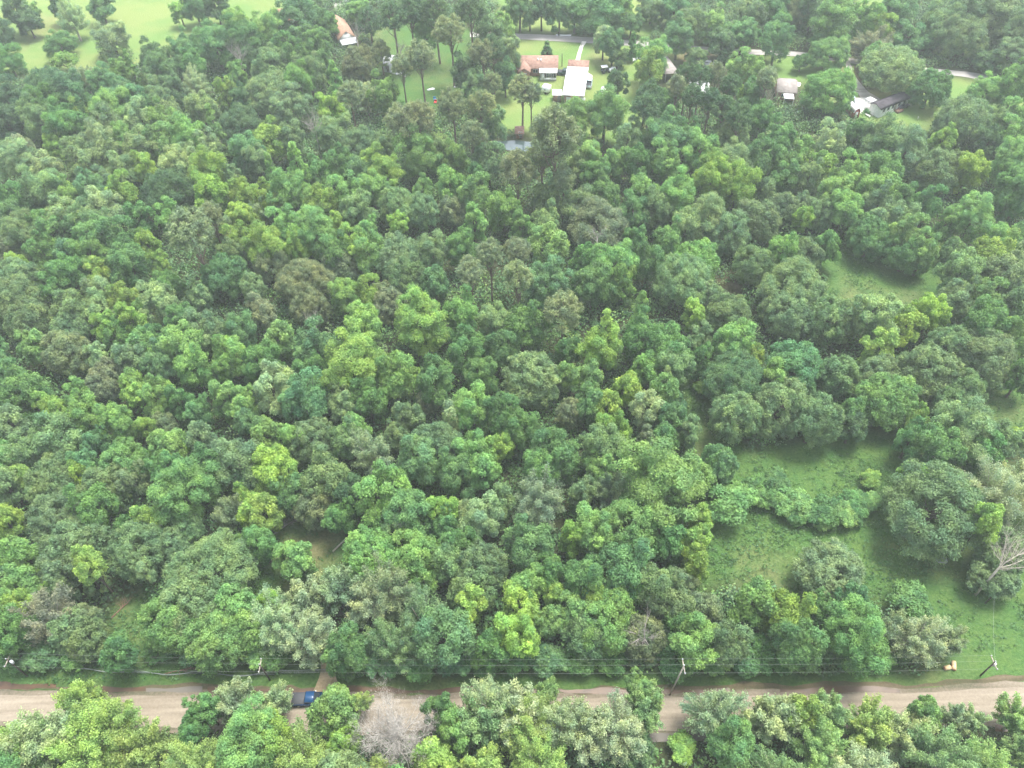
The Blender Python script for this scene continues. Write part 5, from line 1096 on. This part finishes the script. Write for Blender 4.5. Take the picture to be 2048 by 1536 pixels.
def branches(P0, dirv, ln, r, depth, rng, mb, spread=.55, up=.06):
    p = Vector(P0); d = Vector(dirv).normalized(); pts = [p.copy()]; n = 5
    for i in range(n):
        d = (d + Vector((rng.uniform(-1, 1), rng.uniform(-1, 1), rng.uniform(-.7, 1))) * .16 + Vector((0, 0, up))).normalized(); p = p + d * ln / n; pts.append(p.copy())
    rr = [r * (1 - .72 * i / n) for i in range(n + 1)]; mb.tube([tuple(q) for q in pts], rr, 5 if depth > 1 else 3, 0, False)
    if depth > 0:
        k = 4 if depth > 2 else 5
        for j in range(k):
            i = rng.randint(1, n); a = rng.uniform(0, 6.283); s = Vector((math.cos(a), math.sin(a), rng.uniform(-.2, .7)))
            branches(pts[i], d + s * spread * 1.5, ln * rng.uniform(.45, .7), rr[i] * .62, depth - 1, rng, mb, spread, up)
# great bare pale tree reaching over the road
c = unproj(786, 1466, 8.0); B = Vector((c[0], c[1], 0)); t = thing('bare_tree', 'bare whitish tree with spreading twigs hanging over the gravel road', 'bare tree', Matrix.Translation(B)); rng = random.Random(4)
MB().tube([(0, 0, -.1), (.1, 0, 2.5), (.1, .1, 5.2)], [.42, .34, .30], 10).obj('trunk', M_PALE, t)
cr = MB()
for k in range(20):
    a = k * 2.399; el = (.3, .7, 1.4)[k % 3] if k else 2.5; branches((.1, .1, 4.6 + .3 * (k % 3)), (math.cos(a), math.sin(a), el), 4.8 if k % 3 < 2 else 4.2, .16, 4, rng, cr, .62, .02)
M_TWIG = mat('pale_twigs', (.28, .262, .235), .9, .15, 3.0); crown_ = cr.obj('crown', mat('bleached_wood', (.40, .375, .34), .9, .12, 3.0), t)
def twig_cloud(parent, mb, nper, ln, seed, spread):
    rg = np.random.default_rng(seed); A = np.array(mb.v); A = A[rg.random(len(A)) < .55]; ii = rg.integers(0, len(A), nper); d = unit(A[ii] - np.array([0, 0, 4.5]) + rg.normal(size=(nper, 3)) * 2.0)
    P = A[ii] + d * ln * .8 + rg.normal(size=(nper, 3)) * spread; V, F = leaf_quads(P, rg.normal(size=(nper, 3)), ln, .013, rg, along=d + .5 * rg.normal(size=(nper, 3)))
    o = bpy.data.objects.new('twigs', np_mesh('twigs', V, F, [M_TWIG])); COL.objects.link(o); o.parent = parent
twig_cloud(t, cr, 10000, .26, 5, .25)
def bare(px, py, zc, size, label, m=M_DEAD, seed=1, lean=(0, 0, 1), name='dead_tree', n=7, trunk=None):
    c = unproj(px, py, zc); t = thing(name, label, 'dead tree', Matrix.Translation(Vector((c[0], c[1], 0)))); rng = random.Random(seed)
    h = max(.5, zc - size * .3); MB().tube([(0, 0, -.1), (0, 0, h * .5), (0, 0, h)], [.24, .19, .14], 8).obj('trunk', m, t); cr = MB()
    for k in range(n):
        a = k * 2.399 + seed; branches((0, 0, h * rng.uniform(.8, 1)), Vector((math.cos(a) * .8, math.sin(a) * .8, .8)) + Vector(lean) * .4, size, .09, 3, rng, cr, .6, .03)
    cr.obj('crown', m, t)
bare(478, 112, 11, 4.5, 'grey dead tree sticking out among dark trees below the yellow meadow', seed=2)
bare(628, 250, 12, 5.0, 'grey dead tree with curved limbs left of the littered yard', seed=3)
bare(712, 68, 12, 3.6, 'thin grey dead tree right of the terracotta roofed house', seed=5, n=5)
bare(800, 95, 9, 3.0, 'small grey dead tree standing above the littered yard', seed=6, n=4)
bare(2016, 1116, 12, 6.0, 'broken grey dead top thrusting out of the oak at the right edge', seed=8, lean=(1.4, .2, 0), n=9, m=M_PALE)
bare(1290, 1262, 9, 3.4, 'pale dead boughs in the roadside wood, left of the weathered pole', seed=9, lean=(-.8, -.6, 0), n=5)
bare(810, 1040, 9, 2.6, 'small grey dead tree in the brush right of the bright flat crown', seed=10, n=5)
bare(625, 630, 14, 2.8, 'pale broken snag between the greyish pines left of the middle', M_PALE, seed=11, n=3)
bare(1540, 192, 11, 3.4, 'leafless grey tree in front of the grey-roofed brick house', seed=12, n=5)
bare(1195, 470, 12, 2.6, 'grey dead boughs showing through the olive dome', seed=14, n=4)
# fallen wood
def fallen(p0, p1, r, label, m=M_DEAD, twigs=5, seed=1, name='fallen_tree'):
    A = gp(*p0); B = gp(*p1); t = thing(name, label, 'fallen wood', Matrix.Translation(A)); e = B - A; rng = random.Random(seed)
    MB().tube([(0, 0, r * .9), tuple(e * .5 + Vector((0, .1, r))), tuple(e + Vector((0, 0, r)))], [r, r * .8, r * .35], 8).obj('trunk', m, t); tw = MB()
    for k in range(twigs): u = .45 + .5 * k / twigs; branches(e * u + Vector((0, 0, r)), e.normalized() + Vector((rng.uniform(-1, 1), rng.uniform(-1, 1), .5)), e.length * .3, r * .35, 2, rng, tw, .6, -.02)
    if twigs: tw.obj('branches', m, t)
fallen((666, 1104), (735, 1038), .17, 'long bare fallen trunk lying across the brown-floored gap', M_PALE, 2, 1)
fallen((222, 1238), (262, 1200), .12, 'reddish brown fallen branches in the grassy gap at lower left', M_BROWNW, 9, 2)
fallen((540, 1075), (590, 1040), .14, 'tangle of grey fallen branches in the shade left of the olive crown', M_DEAD, 7, 3)
fallen((330, 1348), (392, 1336), .10, 'brown brush pile against the slumped fence', M_BROWNW, 12, 4, 'brush_pile')
fallen((1985, 1500), (1900, 1462), .16, 'grey uprooted branches lying beside the road at the lower right', M_DEAD, 12, 5)
fallen((1290, 1335), (1240, 1326), .10, 'reddish broken branch on the verge under the roadside wood', M_BROWNW, 7, 6)
# ---------------------------------------------------------------- air
def haze():
    M = bpy.data.materials.new('haze'); M.use_nodes = True; n = M.node_tree; n.nodes.remove(n.nodes['Principled BSDF'])
    pv = n.nodes.new('ShaderNodeVolumePrincipled'); pv.inputs['Color'].default_value = (0.90, 0.96, 0.97, 1); pv.inputs['Density'].default_value = HAZE
    pv.inputs['Anisotropy'].default_value = 0.2; n.links.new(pv.outputs[0], n.nodes['Material Output'].inputs['Volume'])
    E = float(max(abs(GX).max(), abs(GY).max())) + 20; b = MB().box(-E, E, -E, E, -1.0, 123.0); o = b.obj('haze', M); tag(o, kind='stuff')
HAZE = 0.00034
haze()
